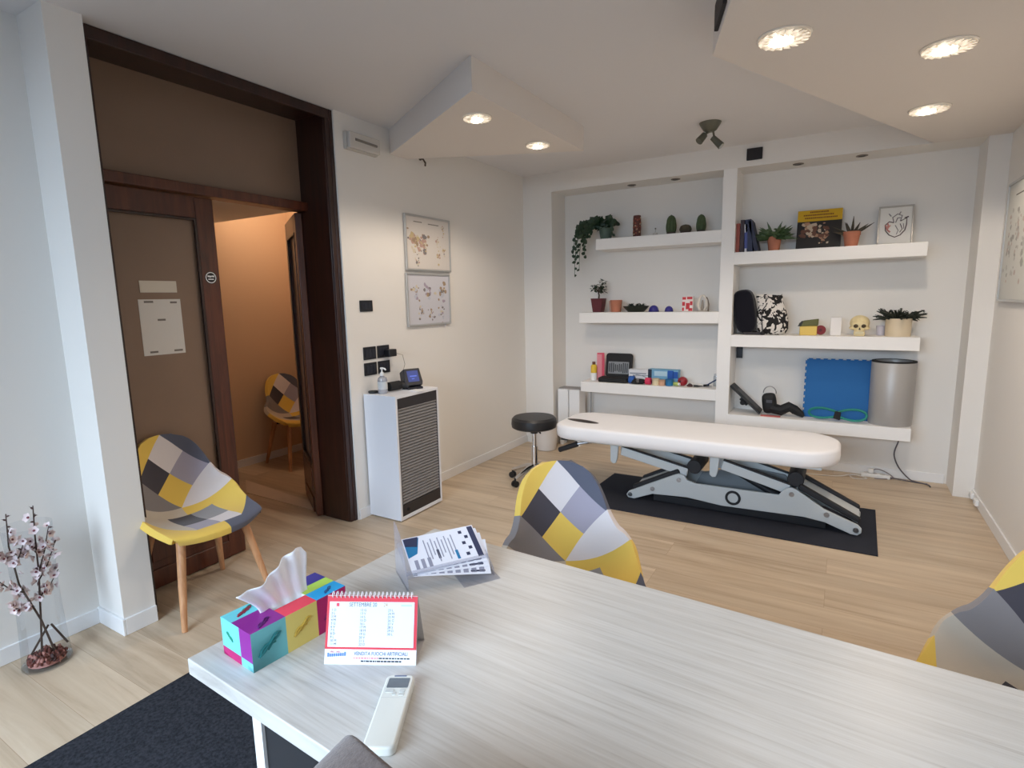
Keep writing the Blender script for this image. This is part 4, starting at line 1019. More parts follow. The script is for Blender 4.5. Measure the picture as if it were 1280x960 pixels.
# L1 ----
z = L1 + .0005
iv = thing('trailing_ivy', 'trailing ivy in a grey green pot spilling over the top left shelf end', 'plant', (-2.0, 5.17, z))
pot(iv, .05, .072, .135, flat('ivy pot', (78, 98, 86)))
rr = random.Random(11); hangs = [(-.30, -.33, -.06), (-.27, -.20, -.10), (-.22, -.28, -.13), (-.20, -.12, -.06), (-.16, -.17, -.135), (-.33, -.12, -.02), (.09, .04, -.07), (-.12, .02, -.10), (-.24, -.05, .02)]
for hx, hz, hy in hangs:
    g = G(); P0 = Vector((rr.uniform(-.03, .03), rr.uniform(-.03, .03), .12)); tip = Vector((hx, hy, hz))
    mid = Vector((hx * 1.02, hy, .17)); q = []
    for k in range(19):
        t = k / 18; p = P0 * (1 - t) ** 3 + 3 * Vector((hx * .55, hy * .6, .23)) * t * (1 - t) ** 2 + 3 * mid * t * t * (1 - t) + tip * t ** 3; q.append(p)
    g.mi = 1; g.tube(q, .0025, 5); g.mi = 0
    for i, p in enumerate(q[1:]):
        for _ in range(2 if i < 12 else 1):
            sz = rr.uniform(.05, .078) * (1 - .55 * i / 18); a = rr.uniform(0, 6.28)
            g.leaf(p, (math.cos(a), rr.uniform(-.5, .2), math.sin(a) - .3), (rr.uniform(-.4, .4), -1, .4), sz, sz * .95, .2)
    g.out('vine', [M['leafd'], M['leafm']], iv)
g = G()
for k in range(46):
    a = rr.uniform(0, 6.28); r = rr.uniform(0, .08); g.leaf((r * math.cos(a), r * math.sin(a), rr.uniform(.11, .18)), (math.cos(a), math.sin(a), rr.uniform(-.3, .6)), (0, -1, .6), .06, .055, .3)
g.out('foliage', M['leafd'], iv)
ms = thing('mosaic_vase', 'slim reddish brown mosaic cylinder vase on the top left shelf', 'vase', (-1.69, 5.15, z))
g = G(); g.lathe([(0, 0), (.034, 0), (.036, .01), (.036, .17), (.033, .195), (.025, .197), (.025, .19)], 20); g.out('vase_body', flat('vase maroon', (86, 42, 36)), ms)
g = G(); rr = random.Random(2)
for k in range(40):
    a = rr.uniform(0, 6.28); zz = rr.uniform(.015, .18); q = Rz(a); g.mi = rr.randrange(2)
    g.box(.0355, .0378, -.007, .007, zz - .007, zz + .007, rot=q, about=(0, 0, zz))
g.out('mosaic_tiles', [flat('tile sand', (176, 150, 120)), flat('tile rust', (140, 70, 50))], ms)
tn = thing('small_pot', 'tiny white pot with a single sprout between mosaic vase and cactus', 'pot', (-1.52, 5.15, z))
pot(tn, .016, .022, .028, flat('tiny white', (214, 208, 200)))
g = G(); g.tube([(0, 0, .02), (.002, 0, .06)], .0015, 5); g.ell((.002, 0, .066), (.008, .008, .007), None, 8, 6); g.out('sprout', flat('sprout', (110, 112, 96)), tn)
cact = mat('cactus green', (66, 82, 52), .7, var=.15, vscale=30); cact2 = mat('cactus brown green', (78, 72, 56), .8)
def cactus(label, x, r, h, m, ribs=12):
    c = thing('potted_cactus', label, 'cactus', (x, 5.15, z), group='cacti on the top left shelf')
    pot(c, r * .75, r * .95, .022, flat('cactus pot', (70, 60, 54)))
    g = G(); prof = []
    nseg = 12
    for i in range(nseg + 1):
        t = i / nseg; rr_ = r * (math.sin(PI * min(1, .18 + t * .82)) ** .55 if t < 1 else 0)
        if t > .0 and t < .62: rr_ = r * (.86 + .14 * math.sin(t / .62 * PI))
        elif t >= .62 and t < 1: rr_ = r * .87 * math.cos((t - .62) / .38 * PI / 2) ** .55
        prof.append((max(rr_, 0), .018 + t * (h - .018)))
    prof[-1] = (0, h); k0 = len(g.bm.verts); g.lathe(prof, ribs * 2)
    for i, v in enumerate(g.bm.verts):
        a = math.atan2(v.co.y, v.co.x); f = 1 + .08 * math.cos(ribs * a); v.co.x *= f; v.co.y *= f
    g.out('cactus_body', m, c, sharp=60); return c
cactus('tall ribbed green cactus, the taller one left of the round one', -1.376, .044, .175, cact)
cactus('low round brown green cactus between the two upright ones', -1.25, .050, .082, cact2, 14)
cactus('upright green cactus nearest the post on the top left shelf', -1.117, .040, .158, cact)
# L2 ----
z = L2 + .0005
bo = thing('bonsai_plant', 'small bonsai in a maroon square pot on the middle left shelf', 'plant', (-2.065, 5.15, z))
g = G(); g.lathe([(0, 0), (.062, 0), (.082, .12), (.086, .132), (.072, .132), (.068, .115), (0, .115)], 4, (0, 0, 0), Rz(PI / 4)); g.out('pot', flat('pot maroon', (92, 34, 42), .4), bo, bevel=.006)
g = G(); g.tube([(0, 0, .11), (.006, 0, .16), (-.003, 0, .2), (.004, 0, .24)], [.010, .008, .006, .004], 7)
rr = random.Random(8); tips = []
for k in range(8):
    a = rr.uniform(0, 6.28); e = Vector((math.cos(a) * rr.uniform(.03, .08), math.sin(a) * .05, rr.uniform(.19, .29))); g.tube([(0, 0, .18 + .005 * k), e * .6 + Vector((0, 0, .08)), e], [.004, .003, .002], 5); tips.append(e)
g.out('trunk', flat('bonsai bark', (74, 62, 50)), bo)
g = G()
for e in tips:
    for _ in range(14):
        d = Vector((rr.uniform(-1, 1), rr.uniform(-1, 1), rr.uniform(-.5, .8))); g.leaf(e + d * .022, d, (0, 0, 1), .03, .022, .2)
g.out('foliage', M['leafd'], bo)
tp = thing('terracotta_pot', 'plain empty terracotta pot beside the bonsai', 'pot', (-1.885, 5.15, z)); pot(tp, .045, .058, .113, M['terra'])
tp = thing('terracotta_pot', 'pale pinkish pot half hidden between bonsai and terracotta pot', 'pot', (-1.945, 5.235, z)); pot(tp, .036, .045, .105, flat('pale clay', (206, 168, 152)))
bw = thing('succulent_bowl', 'low dark green bowl of succulents on the middle left shelf', 'bowl', (-1.69, 5.15, z))
g = G(); g.lathe([(0, 0), (.075, 0), (.105, .03), (.125, .055), (.115, .055), (.1, .045), (0, .045)], 28, sq=(1, .8)); g.out('bowl', flat('bowl dark green', (34, 40, 32), .4), bw)
g = G(); rr = random.Random(4)
for cx in (-.05, 0, .05):
    for k in range(14):
        a = rr.uniform(0, 6.28); g.leaf((cx + .01 * math.cos(a), .01 * math.sin(a), .045), (math.cos(a), math.sin(a), rr.uniform(.4, 1.6)), (0, 0, 1), .048, .018, .1)
g.out('succulents', flat('succulent', (62, 72, 64)), bw)
for x, r, lab in ((-1.52, .044, 'larger blue massage half ball on the middle left shelf'), (-1.38, .036, 'smaller blue massage half ball on the middle left shelf')):
    b = thing('massage_ball', lab, 'massage ball', (x, 5.15, z), group='blue massage half balls')
    g = G(); g.ell((0, 0, .012), (r, r, r * 1.1), None, 24, 12, zmin=0); g.out('dome', flat('ball blue', (44, 40, 128), .4), b)
    g = G(); g.lathe([(0, 0), (r * 1.05, 0), (r * 1.08, .006), (r * 1.02, .013), (0, .013)], 24); g.out('base_ring', flat('ball blue base', (34, 32, 110)), b)
rb = thing('remedy_box', 'small red and white printed box on the middle left shelf', 'box', (-1.215, 5.15, z), rad(8))
g = G(); g.box(-.048, .048, -.02, .02, 0, .135, rot=Rx(rad(-3)), about=(0, 0, 0)); g.out('carton', flat('carton white', (230, 220, 216)), rb)
g = G(); rr = random.Random(6)
for x0, x1, z0, z1 in ((-.043, -.012, .105, .128), (-.004, .042, .108, .13), (-.044, -.02, .05, .085), (-.012, .02, .02, .075), (.022, .044, .055, .09), (-.044, -.028, .006, .035), (.01, .044, .004, .03)):
    g.box(x0, x1, -.0215, -.0195, z0, z1, rot=Rx(rad(-3)), about=(0, 0, 0))
g.out('red_print', flat('carton red', (196, 48, 56)), rb)
hb = thing('spine_model', 'small pale arched bone model next to the red and white box', 'model', (-1.085, 5.15, z))
g = G(); g.lathe([(0, 0), (.045, 0), (.045, .008), (0, .012)], 20); g.out('base', flat('model base', (190, 182, 172)), hb)
g = G()
for sx in (-1, 1):
    g.tube([(sx * .012, 0, .01), (sx * .038, 0, .05), (sx * .034, 0, .10), (sx * .014, 0, .138), (0, 0, .142)], [.010, .012, .011, .009, .008], 8)
g.out('arch', flat('bone white', (222, 214, 202)), hb)
g = G(); g.tube([(0, 0, .01), (.0, .0, .10)], [.016, .006], 8); g.out('core', flat('bone grey', (150, 140, 128)), hb)
g = G(); g.tube([(.05, 0, .0), (.055, 0, .06), (.045, 0, .10), (.035, -.01, .125)], [.008, .006, .006, .005], 7); g.out('side_rod', flat('bone brown', (116, 102, 90)), hb)
# L3 ----
z = L3 + .0005
yb = thing('spray_bottle', 'slim yellow and white bottle with brown cap, far left on the low shelf', 'bottle', (-2.112, 5.15, z))
g = G(); g.mi = 1; g.lathe([(0, 0), (.028, 0), (.030, .004), (.030, .075)], 18); g.mi = 0; g.lathe([(.030, .075), (.030, .14), (.022, .155), (.012, .16)], 18); g.out('bottle_body', [flat('bottle yellow', (228, 190, 60)), M['white']], yb)
g = G(); g.lathe([(.016, .158), (.016, .185), (0, .187)], 14); g.out('cap', flat('cap brown', (104, 62, 44)), yb)
pk = thing('document_folder', 'pink red folder standing behind the yellow bottle', 'folder', (-2.065, 5.215, z), rad(20))
g = G(); g.prism([(-.012, 0), (.03, 0), (.04, .15), (.02, .22), (-.01, .27), (-.014, .26)], -.036, .036, 'x'); g.out('cover', flat('folder pink', (206, 70, 94)), pk)
g = G(); g.prism([(-.017, .0), (-.0125, .0), (-.0115, .255), (-.015, .255)], -.037, .012, 'x'); g.out('front_flap', flat('folder pale pink', (222, 140, 150)), pk)
tcs = thing('tool_case', 'open black zip case with grey instruments on the low left shelf', 'case', (-1.89, 5.13, z))
g = G(); g.prism(rrect(.145, .075, .02), 0, .045); g.out('case_base', M['blackm'], tcs, bevel=.012, bseg=3)
lm_ = T(0, .075, .035) @ Matrix.Rotation(rad(82), 4, 'X')
g = G(); g.prism(rrect(.135, .118, .03), -.03, .0); g.xf(lm_ @ T(.01, .118, 0)); g.out('case_lid', M['blackm'], tcs, bevel=.010, bseg=3)
g = G(); g.prism(rrect(.105, .060, .006), 0, .004); g.xf(lm_ @ T(.01, .092, 0)); g.out('lid_pocket', flat('pocket grey', (140, 142, 144)), tcs)
g = G(); rr = random.Random(12)
for k in range(10):
    x = -.09 + k * .02; h = rr.uniform(.03, .055); g.box(x - .004, x + .004, -h, h, .004, .010)
g.xf(lm_ @ T(.01, .092, 0)); g.out('instruments', flat('instrument dark', (60, 62, 66), .3, metal=.6), tcs)
wb = thing('tape_carton', 'white printed carton next to the open black case', 'box', (-1.655, 5.2, z))
g = G(); g.box(-.10, .10, -.04, .04, 0, .125); g.out('carton', flat('carton pale', (222, 222, 224)), wb)
g = G(); g.box(-.09, .07, -.0412, -.0395, .085, .093); g.box(-.06, .09, -.0412, -.0395, .068, .073); g.tube([(-.06, -.041, .06), (-.02, -.041, .078), (.03, -.041, .07), (.07, -.041, .055)], .003, 5); g.out('print', flat('carton ink', (110, 116, 128)), wb)
rl = thing('tape_roll', 'blue roll of tape lying before the white carton', 'tape', (-1.725, 5.09, z))
g = G(); g.lathe([(.018, 0), (.036, 0), (.036, .05), (.018, .05), (.018, 0)], 20, (0, 0, .036), Ry(PI / 2)); g.out('roll', flat('tape blue', (28, 84, 160)), rl)
g = G(); g.lathe([(.0182, .0), (.0182, .05)], 20, (0, 0, .036), Ry(PI / 2)); g.out('core', M['paper'], rl)
bkp = thing('black_pouch', 'small black zip pouch lying in front of the white carton', 'pouch', (-1.64, 5.085, z))
cushion('pouch_body', .13, .07, .05, T(0, 0, .024), M['blackm'], bkp)
g = G(); g.tube([(-.05, -.025, .036), (0, -.034, .036), (.05, -.025, .036)], .002, 5); g.cyl((.01, -.037, .02), (.01, -.04, .05), .012, .012); g.out('zip', M['steel'], bkp)
rc = thing('red_tape_roll', 'pink red tape roll between pouch and blue box', 'tape', (-1.545, 5.085, z))
g = G(); g.lathe([(.014, 0), (.032, 0), (.032, .05), (.014, .05), (.014, 0)], 18, (-.02, 0, .032), Ry(PI / 2)); g.out('roll', flat('tape red', (206, 50, 86)), rc)
g = G(); g.lathe([(.0142, .0), (.0142, .05)], 18, (-.02, 0, .032), Ry(PI / 2)); g.out('core', M['paper'], rc)
bb = thing('glove_box', 'light blue carton of gloves on the low left shelf', 'box', (-1.425, 5.2, z))
g = G(); g.box(-.14, .14, -.045, .045, 0, .135); g.out('carton', [flat('glove blue', (112, 164, 196))], bb)
g = G(); g.box(-.14, -.105, -.0465, -.044, 0, .135); g.out('dark_end', flat('glove navy', (30, 40, 58)), bb)
g = G(); g.box(.045, .10, -.0465, -.044, .055, .13); g.box(.095, .14, -.0465, -.044, .06, .12); g.out('blue_print', flat('glove royal', (24, 82, 168)), bb)
g = G(); g.box(-.08, .04, -.0465, -.044, .075, .12); g.out('white_print', flat('glove pale', (176, 206, 222)), bb)
for x, r, h, c, lab in ((-1.47, .033, .06, (222, 206, 170), 'cream jar before the light blue glove box, leftmost of the jars'), (-1.41, .030, .05, (206, 160, 130), 'peach coloured jar before the light blue glove box'), (-1.345, .034, .06, (30, 110, 160), 'blue lidded jar before the light blue glove box')):
    j = thing('ointment_jar', lab, 'jar', (x, 5.09, z), group='ointment jars on the low left shelf')
    g = G(); g.lathe([(0, 0), (r, 0), (r, h * .65), (0, h * .65)], 20); g.out('jar_body', flat('jar %d' % c[0], c), j)
    g = G(); g.lathe([(0, h * .65), (r * 1.05, h * .65), (r * 1.05, h), (0, h)], 20); g.out('lid', flat('jar lid %d' % c[0], tuple(int(v * .92) for v in c)), j)
yj = thing('green_tube', 'small yellow green tube lying beside the blue jar', 'tube', (-1.29, 5.1, z), rad(70)); g = G(); g.cyl((0, -.03, .02), (0, .02, .018), .019, .014); g.out('tube_body', flat('tube lime', (186, 200, 110)), yj); g = G(); g.cyl((0, -.045, .02), (0, -.03, .02), .012); g.out('cap', M['white'], yj)
rd = thing('red_ball', 'dark red rubber ball right of the glove box', 'ball', (-1.235, 5.13, z)); g = G(); g.ell((0, 0, .042), (.045, .045, .042), None, 20, 12); g.out('ball', flat('ball red', (150, 28, 40), .35), rd); g = G(); g.ell((-.01, -.042, .045), (.010, .004, .010), None, 10, 6); g.out('valve', flat('valve dark', (60, 20, 26)), rd)
kn = thing('rubber_knob', 'small black knob beside the red ball', 'knob', (-1.165, 5.11, z)); g = G(); g.lathe([(0, 0), (.025, 0), (.028, .008), (.018, .02), (.012, .026), (0, .028)], 16); g.out('knob_body', flat('knob dark', (70, 44, 46)), kn); g = G(); g.cyl((0, 0, .026), (.0, 0, .032), .006); g.out('tip', M['steel'], kn)
sc_ = thing('scissors', 'open scissors with dark handles on the low left shelf', 'scissors', (-1.06, 5.12, z), rad(12))
for a in (rad(24), rad(-24)):
    g = G(); g.box(0, .09, -.005, .005, .006, .009); g.xf(Matrix.Rotation(a, 4, 'Z')); g.out('blade', M['steel'], sc_)
    g = G(); pts = [(-.055 + .024 * math.cos(t * PI / 6), .014 * math.sin(t * PI / 6), .0085) for t in range(13)]; g.tube(pts, .0045, 6); g.tube([(-.032, 0, .0085), (0, 0, .0085)], .0045, 6); g.xf(Matrix.Rotation(-a, 4, 'Z')); g.out('handle', M['black'], sc_)
pn = thing('reflex_hammer', 'small hammer with blue grey grip leaning at the post', 'hammer', (-.985, 5.13, z), rad(-25))
g = G(); g.tube([(-.05, 0, .012), (.06, .02, .085)], .006, 8); g.out('handle', flat('hammer grip', (50, 66, 100)), pn); g = G(); g.cyl((-.055, -.025, .012), (-.045, .025, .012), .011); g.out('head', M['black'], pn)
gj = thing('glass_jar', 'small clear jar beside the niche post on the low left shelf', 'jar', (-.955, 5.22, z)); g = G(); g.lathe([(0, .002), (.026, .002), (.028, .008), (.028, .08), (.022, .095), (.022, .10)], 18); g.out('jar_body', M['glass'], gj); g = G(); g.lathe([(0, .098), (.024, .098), (.024, .112), (0, .112)], 18); g.out('lid', flat('lid clear', (206, 206, 208), .3), gj)
# R1 ----
z = R1 + .0005
bks = [(-.812, .028, .235, (146, 70, 56), 'russet paperback leftmost beside the niche post', 0), (-.780, .030, .262, (58, 44, 50), 'dark brown book second from the niche post', 0), (-.745, .022, .225, (206, 206, 214), 'thin white book with blue stripe among the dark ones', -2),
       (-.716, .045, .262, (40, 46, 74), 'thick navy book leaning beside the white one', -5), (-.665, .030, .25, (34, 38, 62), 'slanting navy book, rightmost of the row', -13)]
for x, t, h, c, lab, tilt in bks:
    b = thing('book', lab, 'book', (x + .012, 5.16, z + (.0045 if tilt < -10 else .0015 if tilt < -3 else .0)), rot=(0, rad(tilt), 0), group='books on the top right shelf')
    cm_ = flat('book %d %d' % (c[0], c[1]), c)
    g = G(); g.box(-t / 2, -t / 2 + .003, -.085, .085, 0, h); g.box(t / 2 - .003, t / 2, -.085, .085, 0, h); g.box(-t / 2, t / 2, -.088, -.085, 0, h); g.out('cover', cm_, b)
    g = G(); g.box(-t / 2 + .003, t / 2 - .003, -.084, .08, .004, h - .004); g.out('pages', M['paper'], b)
    if c[0] > 200:
        g = G(); g.box(-t / 2 - .0003, t / 2 + .0003, -.0886, -.0878, .03, .16); g.out('spine_stripe', flat('spine blue', (70, 80, 140)), b)
fp = thing('potted_fern', 'bushy small fern in terracotta beside the books', 'plant', (-.53, 5.15, z)); pot(fp, .042, .056, .115, M['terra'], rim=.025)
g = G(); rr = random.Random(9)
for k in range(120):
    a = rr.uniform(0, 6.28); e = rr.uniform(.0, .9); L = rr.uniform(.08, .15); g.leaf((.02 * math.cos(a), .02 * math.sin(a), .10), (math.cos(a), math.sin(a) * .6, e), (0, -1, .3), L, .024, .35)
    p = Vector((.02 * math.cos(a), .014 * math.sin(a), .10)) + Vector((math.cos(a), math.sin(a) * .7, e)).normalized() * L * .6; g.leaf(p, (math.sin(a), math.cos(a) * .5, .4), (0, -1, .3), .036, .018, .2)
g.out('foliage', M['leafm'], fp)
ep = thing('exhibition_board', 'black and yellow exhibition picture board leaning on the top right shelf', 'picture', (-.215, 5.19, z), rot=(rad(90 - 14), 0, 0))
g = G(); g.box(-.158, .158, 0, .325, -.012, 0); g.out('board', flat('board black', (30, 27, 27), .4), ep)
g = G(); g.box(-.158, .158, .232, .325, 0, .001); g.out('yellow_band', flat('board yellow', (204, 162, 20)), ep)
g = G(); rr = random.Random(3)
for row, (x0, x1) in enumerate(((-.07, .05), (-.115, .10), (-.105, .115))):
    q = x0; y = .308 - row * .024
    while q < x1: wdt = rr.uniform(.007, .012); g.box(q, q + wdt, y - .006, y + .005, .001, .0016); q += wdt + .003
g.out('title_print', flat('board brown ink', (112, 62, 14)), ep)
g = G(); blotches(g, -.06, .155, .12, .13, 26, 21, 3); blotches(g, .035, .13, .10, .13, 22, 22, 3); blotches(g, .03, .05, .03, .08, 6, 25, 3); g.out('figure_print', [flat('figure tan', (172, 132, 104)), flat('figure pale', (196, 176, 152)), flat('figure dark', (104, 66, 50))], ep)
al = thing('potted_aloe', 'spiky aloe in a terracotta pot beside the exhibition board', 'plant', (.014, 5.15, z)); pot(al, .042, .060, .115, M['terra'], rim=.028)
g = G()
for a, e, L in ((0.1, .55, .15), (3.0, .5, .14), (3.4, .15, .12), (1.5, 2.5, .12), (4.8, 2.2, .13), (.9, 1.2, .10), (4.0, 1.3, .10), (5.6, .5, .12), (2.2, 1.6, .10)):
    d = Vector((math.cos(a), math.sin(a) * .6, e)).normalized(); s = d.cross(Vector((0, 1, .2))).normalized(); p0 = Vector((.012 * math.cos(a), .012 * math.sin(a), .095))
    g.tube([p0, p0 + d * L * .5, p0 + d * L + Vector((0, 0, .006))], [.013, .010, .0015], 6)
g.out('leaves', flat('aloe dark', (64, 58, 46)), al)
hp = framed('heart_print', 'white framed heart drawing leaning at the right end of the top shelf', (.295, 5.265, z + .148), (rad(90 - 8), 0, rad(0)), .225, .295, .012, flat('frame silver', (178, 174, 168), .35, metal=.4), flat('heart paper', (226, 224, 218)), [], [])
g = G(); hm = [flat('heart line', (84, 70, 72)), flat('heart red', (196, 134, 126)), flat('heart grey', (132, 126, 128))]
Z2 = .0125
def htube(pts, r, mi): g.mi = mi; g.tube([(x, y, Z2) for x, y in pts], r, 5)
pts = [(.0 + .062 * math.cos(t) * (1 if math.sin(t) > 0 else 1.0), -.03 + (.05 * math.sin(t) if math.sin(t) > 0 else .062 * math.sin(t))) for t in [2 * PI * k / 20 for k in range(21)]]
htube([(.07, .0), (.062, -.04), (.035, -.075), (.0, -.09), (-.035, -.072), (-.062, -.035), (-.064, .005), (-.04, .03), (-.01, .02)], .004, 0)
htube([(-.064, .005), (-.05, -.03), (-.03, -.05)], .006, 1); htube([(-.05, .02), (-.04, -.01), (-.052, -.03)], .006, 1); htube([(-.055, -.01), (-.03, .0)], .005, 1)
htube([(-.01, .02), (-.02, .06), (.01, .085), (.04, .07), (.03, .03)], .004, 2); htube([(.03, .03), (.07, .05), (.07, .0)], .004, 0); htube([(.0, .02), (.012, .055), (.03, .055)], .004, 2)
htube([(-.03, .07), (-.045, .09)], .004, 2); htube([(.02, .08), (.03, .1)], .004, 2); htube([(.055, .05), (.08, .06)], .005, 0); htube([(.0, .0), (.02, -.04), (.01, -.07)], .003, 2); htube([(.03, .01), (.045, -.03), (.03, -.055)], .003, 0)
htube([(.05, .01), (.055, -.03)], .003, 2)
g.out('heart_drawing', hm, hp)
# R2 ----
z = R2 + .0005
bc = thing('black_cushion', 'tall black rounded cushion beside the niche post', 'cushion', (-.70, 5.17, z))
mt = T(.0, 0, 0) @ Matrix.Rotation(rad(-9), 4, 'Y')
g = G(); pr = []
for k in range(24):
    t = 2 * PI * k / 24; pr.append((.085 * math.copysign(abs(math.cos(t)) ** .7, math.cos(t)), .195 + .185 * math.copysign(abs(math.sin(t)) ** .55, math.sin(t))))
g.prism(pr, -.09, .09, 'y'); g.xf(mt); g.out('cushion_body', mat('cushion black', (24, 24, 32), .9, spec=.1, sheen=.2), bc, bevel=.03, bseg=4)
g = G(); g.box(-.03, .14, -.10, .09, .0, .022); g.out('cushion_base', flat('cushion foot', (46, 40, 42)), bc, bevel=.006)
dbm = bpy.data.materials.new('black and white print'); dbm.use_nodes = True; nt = dbm.node_tree
tcn = nt.nodes.new('ShaderNodeTexCoord'); nz = nt.nodes.new('ShaderNodeTexNoise'); nz.inputs['Scale'].default_value = 24; nz.inputs['Detail'].default_value = 1; nz.inputs['Distortion'].default_value = 1.2
rp = nt.nodes.new('ShaderNodeValToRGB'); rp.color_ramp.interpolation = 'CONSTANT'; rp.color_ramp.elements[0].color = rgb(28, 26, 26); rp.color_ramp.elements[1].color = rgb(220, 214, 206); rp.color_ramp.elements[1].position = .5
nt.links.new(tcn.outputs['Object'], nz.inputs['Vector']); nt.links.new(nz.outputs['Fac'], rp.inputs['Fac']); nt.links.new(rp.outputs['Color'], nt.nodes['Principled BSDF'].inputs['Base Color']); nt.nodes['Principled BSDF'].inputs['Roughness'].default_value = .9
pb = thing('patterned_bag', 'black and white patterned cloth bag leaning on the black cushion', 'bag', (-.515, 5.14, z))
g = G(); n = 26; rings = []
for i, (t, wx, wy) in enumerate(((0, .075, .045), (.04, .105, .068), (.15, .122, .075), (.35, .122, .07), (.55, .112, .06), (.72, .10, .045), (.85, .098, .03), (.95, .10, .02), (1.0, .098, .014))):
    ring = []
    for k in range(n):
        a = 2 * PI * k / n; f = 1 + .05 * math.sin(5 * a + 3 * t)
        x = wx * math.cos(a) * f - .035 * t + .01 * math.sin(3 * t); zt = t * .335 - (.05 * max(0, 1 - abs(x - .02) / .045) if t > .8 else 0) * (t - .8) / .2
        ring.append(g.bm.verts.new((x, wy * math.sin(a) * f, max(zt, 0))))
    rings.append(ring)
for a, b in zip(rings, rings[1:]):
    for k in range(n): g.bm.faces.new([a[k], a[(k + 1) % n], b[(k + 1) % n], b[k]])
g.bm.faces.new(rings[0][::-1]); g.bm.faces.new(rings[-1]); g.out('bag_body', dbm, pb, sharp=180)
g = G(); g.tube([(-.03, -.03, .27), (-.075, -.055, .2), (-.07, -.07, .1), (-.06, -.075, .02)], .004, 6); g.ell((-.06, -.078, .015), (.018, .012, .018), None, 10, 6); g.out('drawstring', M['blackm'], pb)
yc = thing('yellow_case', 'small yellow case with olive lid next to the patterned bag', 'case', (-.235, 5.15, z))
g = G(); g.box(-.07, .055, -.045, .045, 0, .075); g.out('case_body', flat('case yellow', (222, 190, 96)), yc, bevel=.006)
g = G(); g.prism([(-.082, .072), (.06, .078), (.062, .13), (-.045, .115), (-.075, .098)], -.048, .048, 'y'); g.out('lid', flat('lid olive', (92, 92, 44)), yc, bevel=.004)
g = G(); g.prism([(-.085, .072), (-.06, .072), (-.045, .11), (-.06, .112)], -.05, .05, 'y'); g.out('lid_edge', flat('lid dark', (40, 38, 34)), yc)
rw = thing('red_disc', 'dark red disc standing against the small yellow case', 'disc', (-.155, 5.13, z)); g = G(); g.lathe([(0, 0), (.036, 0), (.038, .006), (.036, .014), (0, .014)], 20, (0, 0, .042), Rx(PI / 2) @ Ry(0)); g.out('disc', flat('disc red', (124, 30, 34)), rw); g = G(); g.lathe([(0, 0), (.012, 0), (.012, .018), (0, .018)], 12, (0, 0, .042), Rx(PI / 2)); g.out('hub', flat('disc hub', (80, 20, 24)), rw)
wx = thing('white_box', 'narrow white box standing between yellow case and skull', 'box', (-.05, 5.16, z)); g = G(); g.box(-.038, .038, -.03, .03, 0, .142); g.out('carton', flat('carton clean white', (232, 228, 224)), wx, bevel=.003); g = G(); g.box(-.036, .036, -.028, .028, .1415, .1435); g.out('flap', flat('carton flap', (210, 206, 202)), wx)
sk = thing('skull_model', 'small cream anatomical skull model on the middle right shelf', 'skull', (.11, 5.15, z))
bone = mat('skull bone', (226, 208, 160), .6, var=.08, vscale=30); dkb = flat('skull hollow', (70, 56, 36))
g = G(); g.ell((0, .02, .098), (.068, .082, .060), None, 24, 16); g.ell((0, -.035, .082), (.058, .04, .042), None, 18, 10); g.ell((0, -.045, .046), (.036, .034, .030), None, 16, 10)
for sx in (-1, 1): g.ell((sx * .042, -.045, .06), (.024, .026, .014), None, 12, 8); g.tube([(sx * .05, -.05, .06), (sx * .064, -.01, .06), (sx * .06, .02, .065)], .007, 7)
g.out('cranium', bone, sk, sharp=180)
g = G(); g.prism([(-.034, 0), (.034, 0), (.040, .03), (.030, .034), (-.030, .034), (-.040, .03)], -.072, -.02, 'y'); g.out('jaw', bone, sk, bevel=.008)
for sx in (-1, 1):
    g = G(); g.ell((sx * .025, -.068, .078), (.017, .012, .014), Rz(0), 14, 8); g.out('eye_socket', dkb, sk)
g = G(); g.prism([(-.008, .05), (.008, .05), (0, .068)], -.084, -.07, 'y'); g.out('nose_opening', dkb, sk)
g = G()
for k in range(8): g.box(-.026 + k * .0066, -.021 + k * .0066, -.080, -.07, .018, .036)
g.out('teeth', flat('teeth', (226, 218, 184)), sk)
sp_ = thing('leafy_pot_plant', 'dark spreading plant in a pale cylinder pot, right end of middle shelf', 'plant', (.36, 5.15, z))
pot(sp_, .082, .086, .135, flat('pot pale sand', (216, 198, 168), .5))
g = G(); rr = random.Random(14)
for k in range(60):
    a = rr.uniform(0, 6.28); e = rr.uniform(.15, 1.2); L = rr.uniform(.07, .15); d = Vector((math.cos(a), math.sin(a) * .7, e)).normalized(); p0 = Vector((.045 * math.cos(a), .04 * math.sin(a), .118))
    g.tube([p0, p0 + d * L * .6, p0 + d * L + Vector((0, 0, -.02))], [.006, .009, .003], 5)
    for j in (.5, .8): g.leaf(p0 + d * L * j, (rr.uniform(-1, 1), rr.uniform(-1, 1), rr.uniform(-.4, .6)), (0, 0, 1), .035, .02, .3)
g.out('foliage', flat('plant very dark green', (30, 38, 28)), sp_)
cc = thing('white_cup', 'small pale cup half hidden left of the leafy plant pot', 'cup', (.255, 5.22, z)); g = G(); g.lathe([(0, 0), (.028, 0), (.034, .075), (.030, .075), (.026, .006), (0, .006)], 18); g.out('cup_body', flat('cup lilac white', (210, 204, 212)), cc); g = G(); g.tube([(.032, 0, .06), (.052, 0, .05), (.05, 0, .03), (.03, 0, .022)], .004, 6); g.out('handle', flat('cup lilac white', (210, 204, 212)), cc)
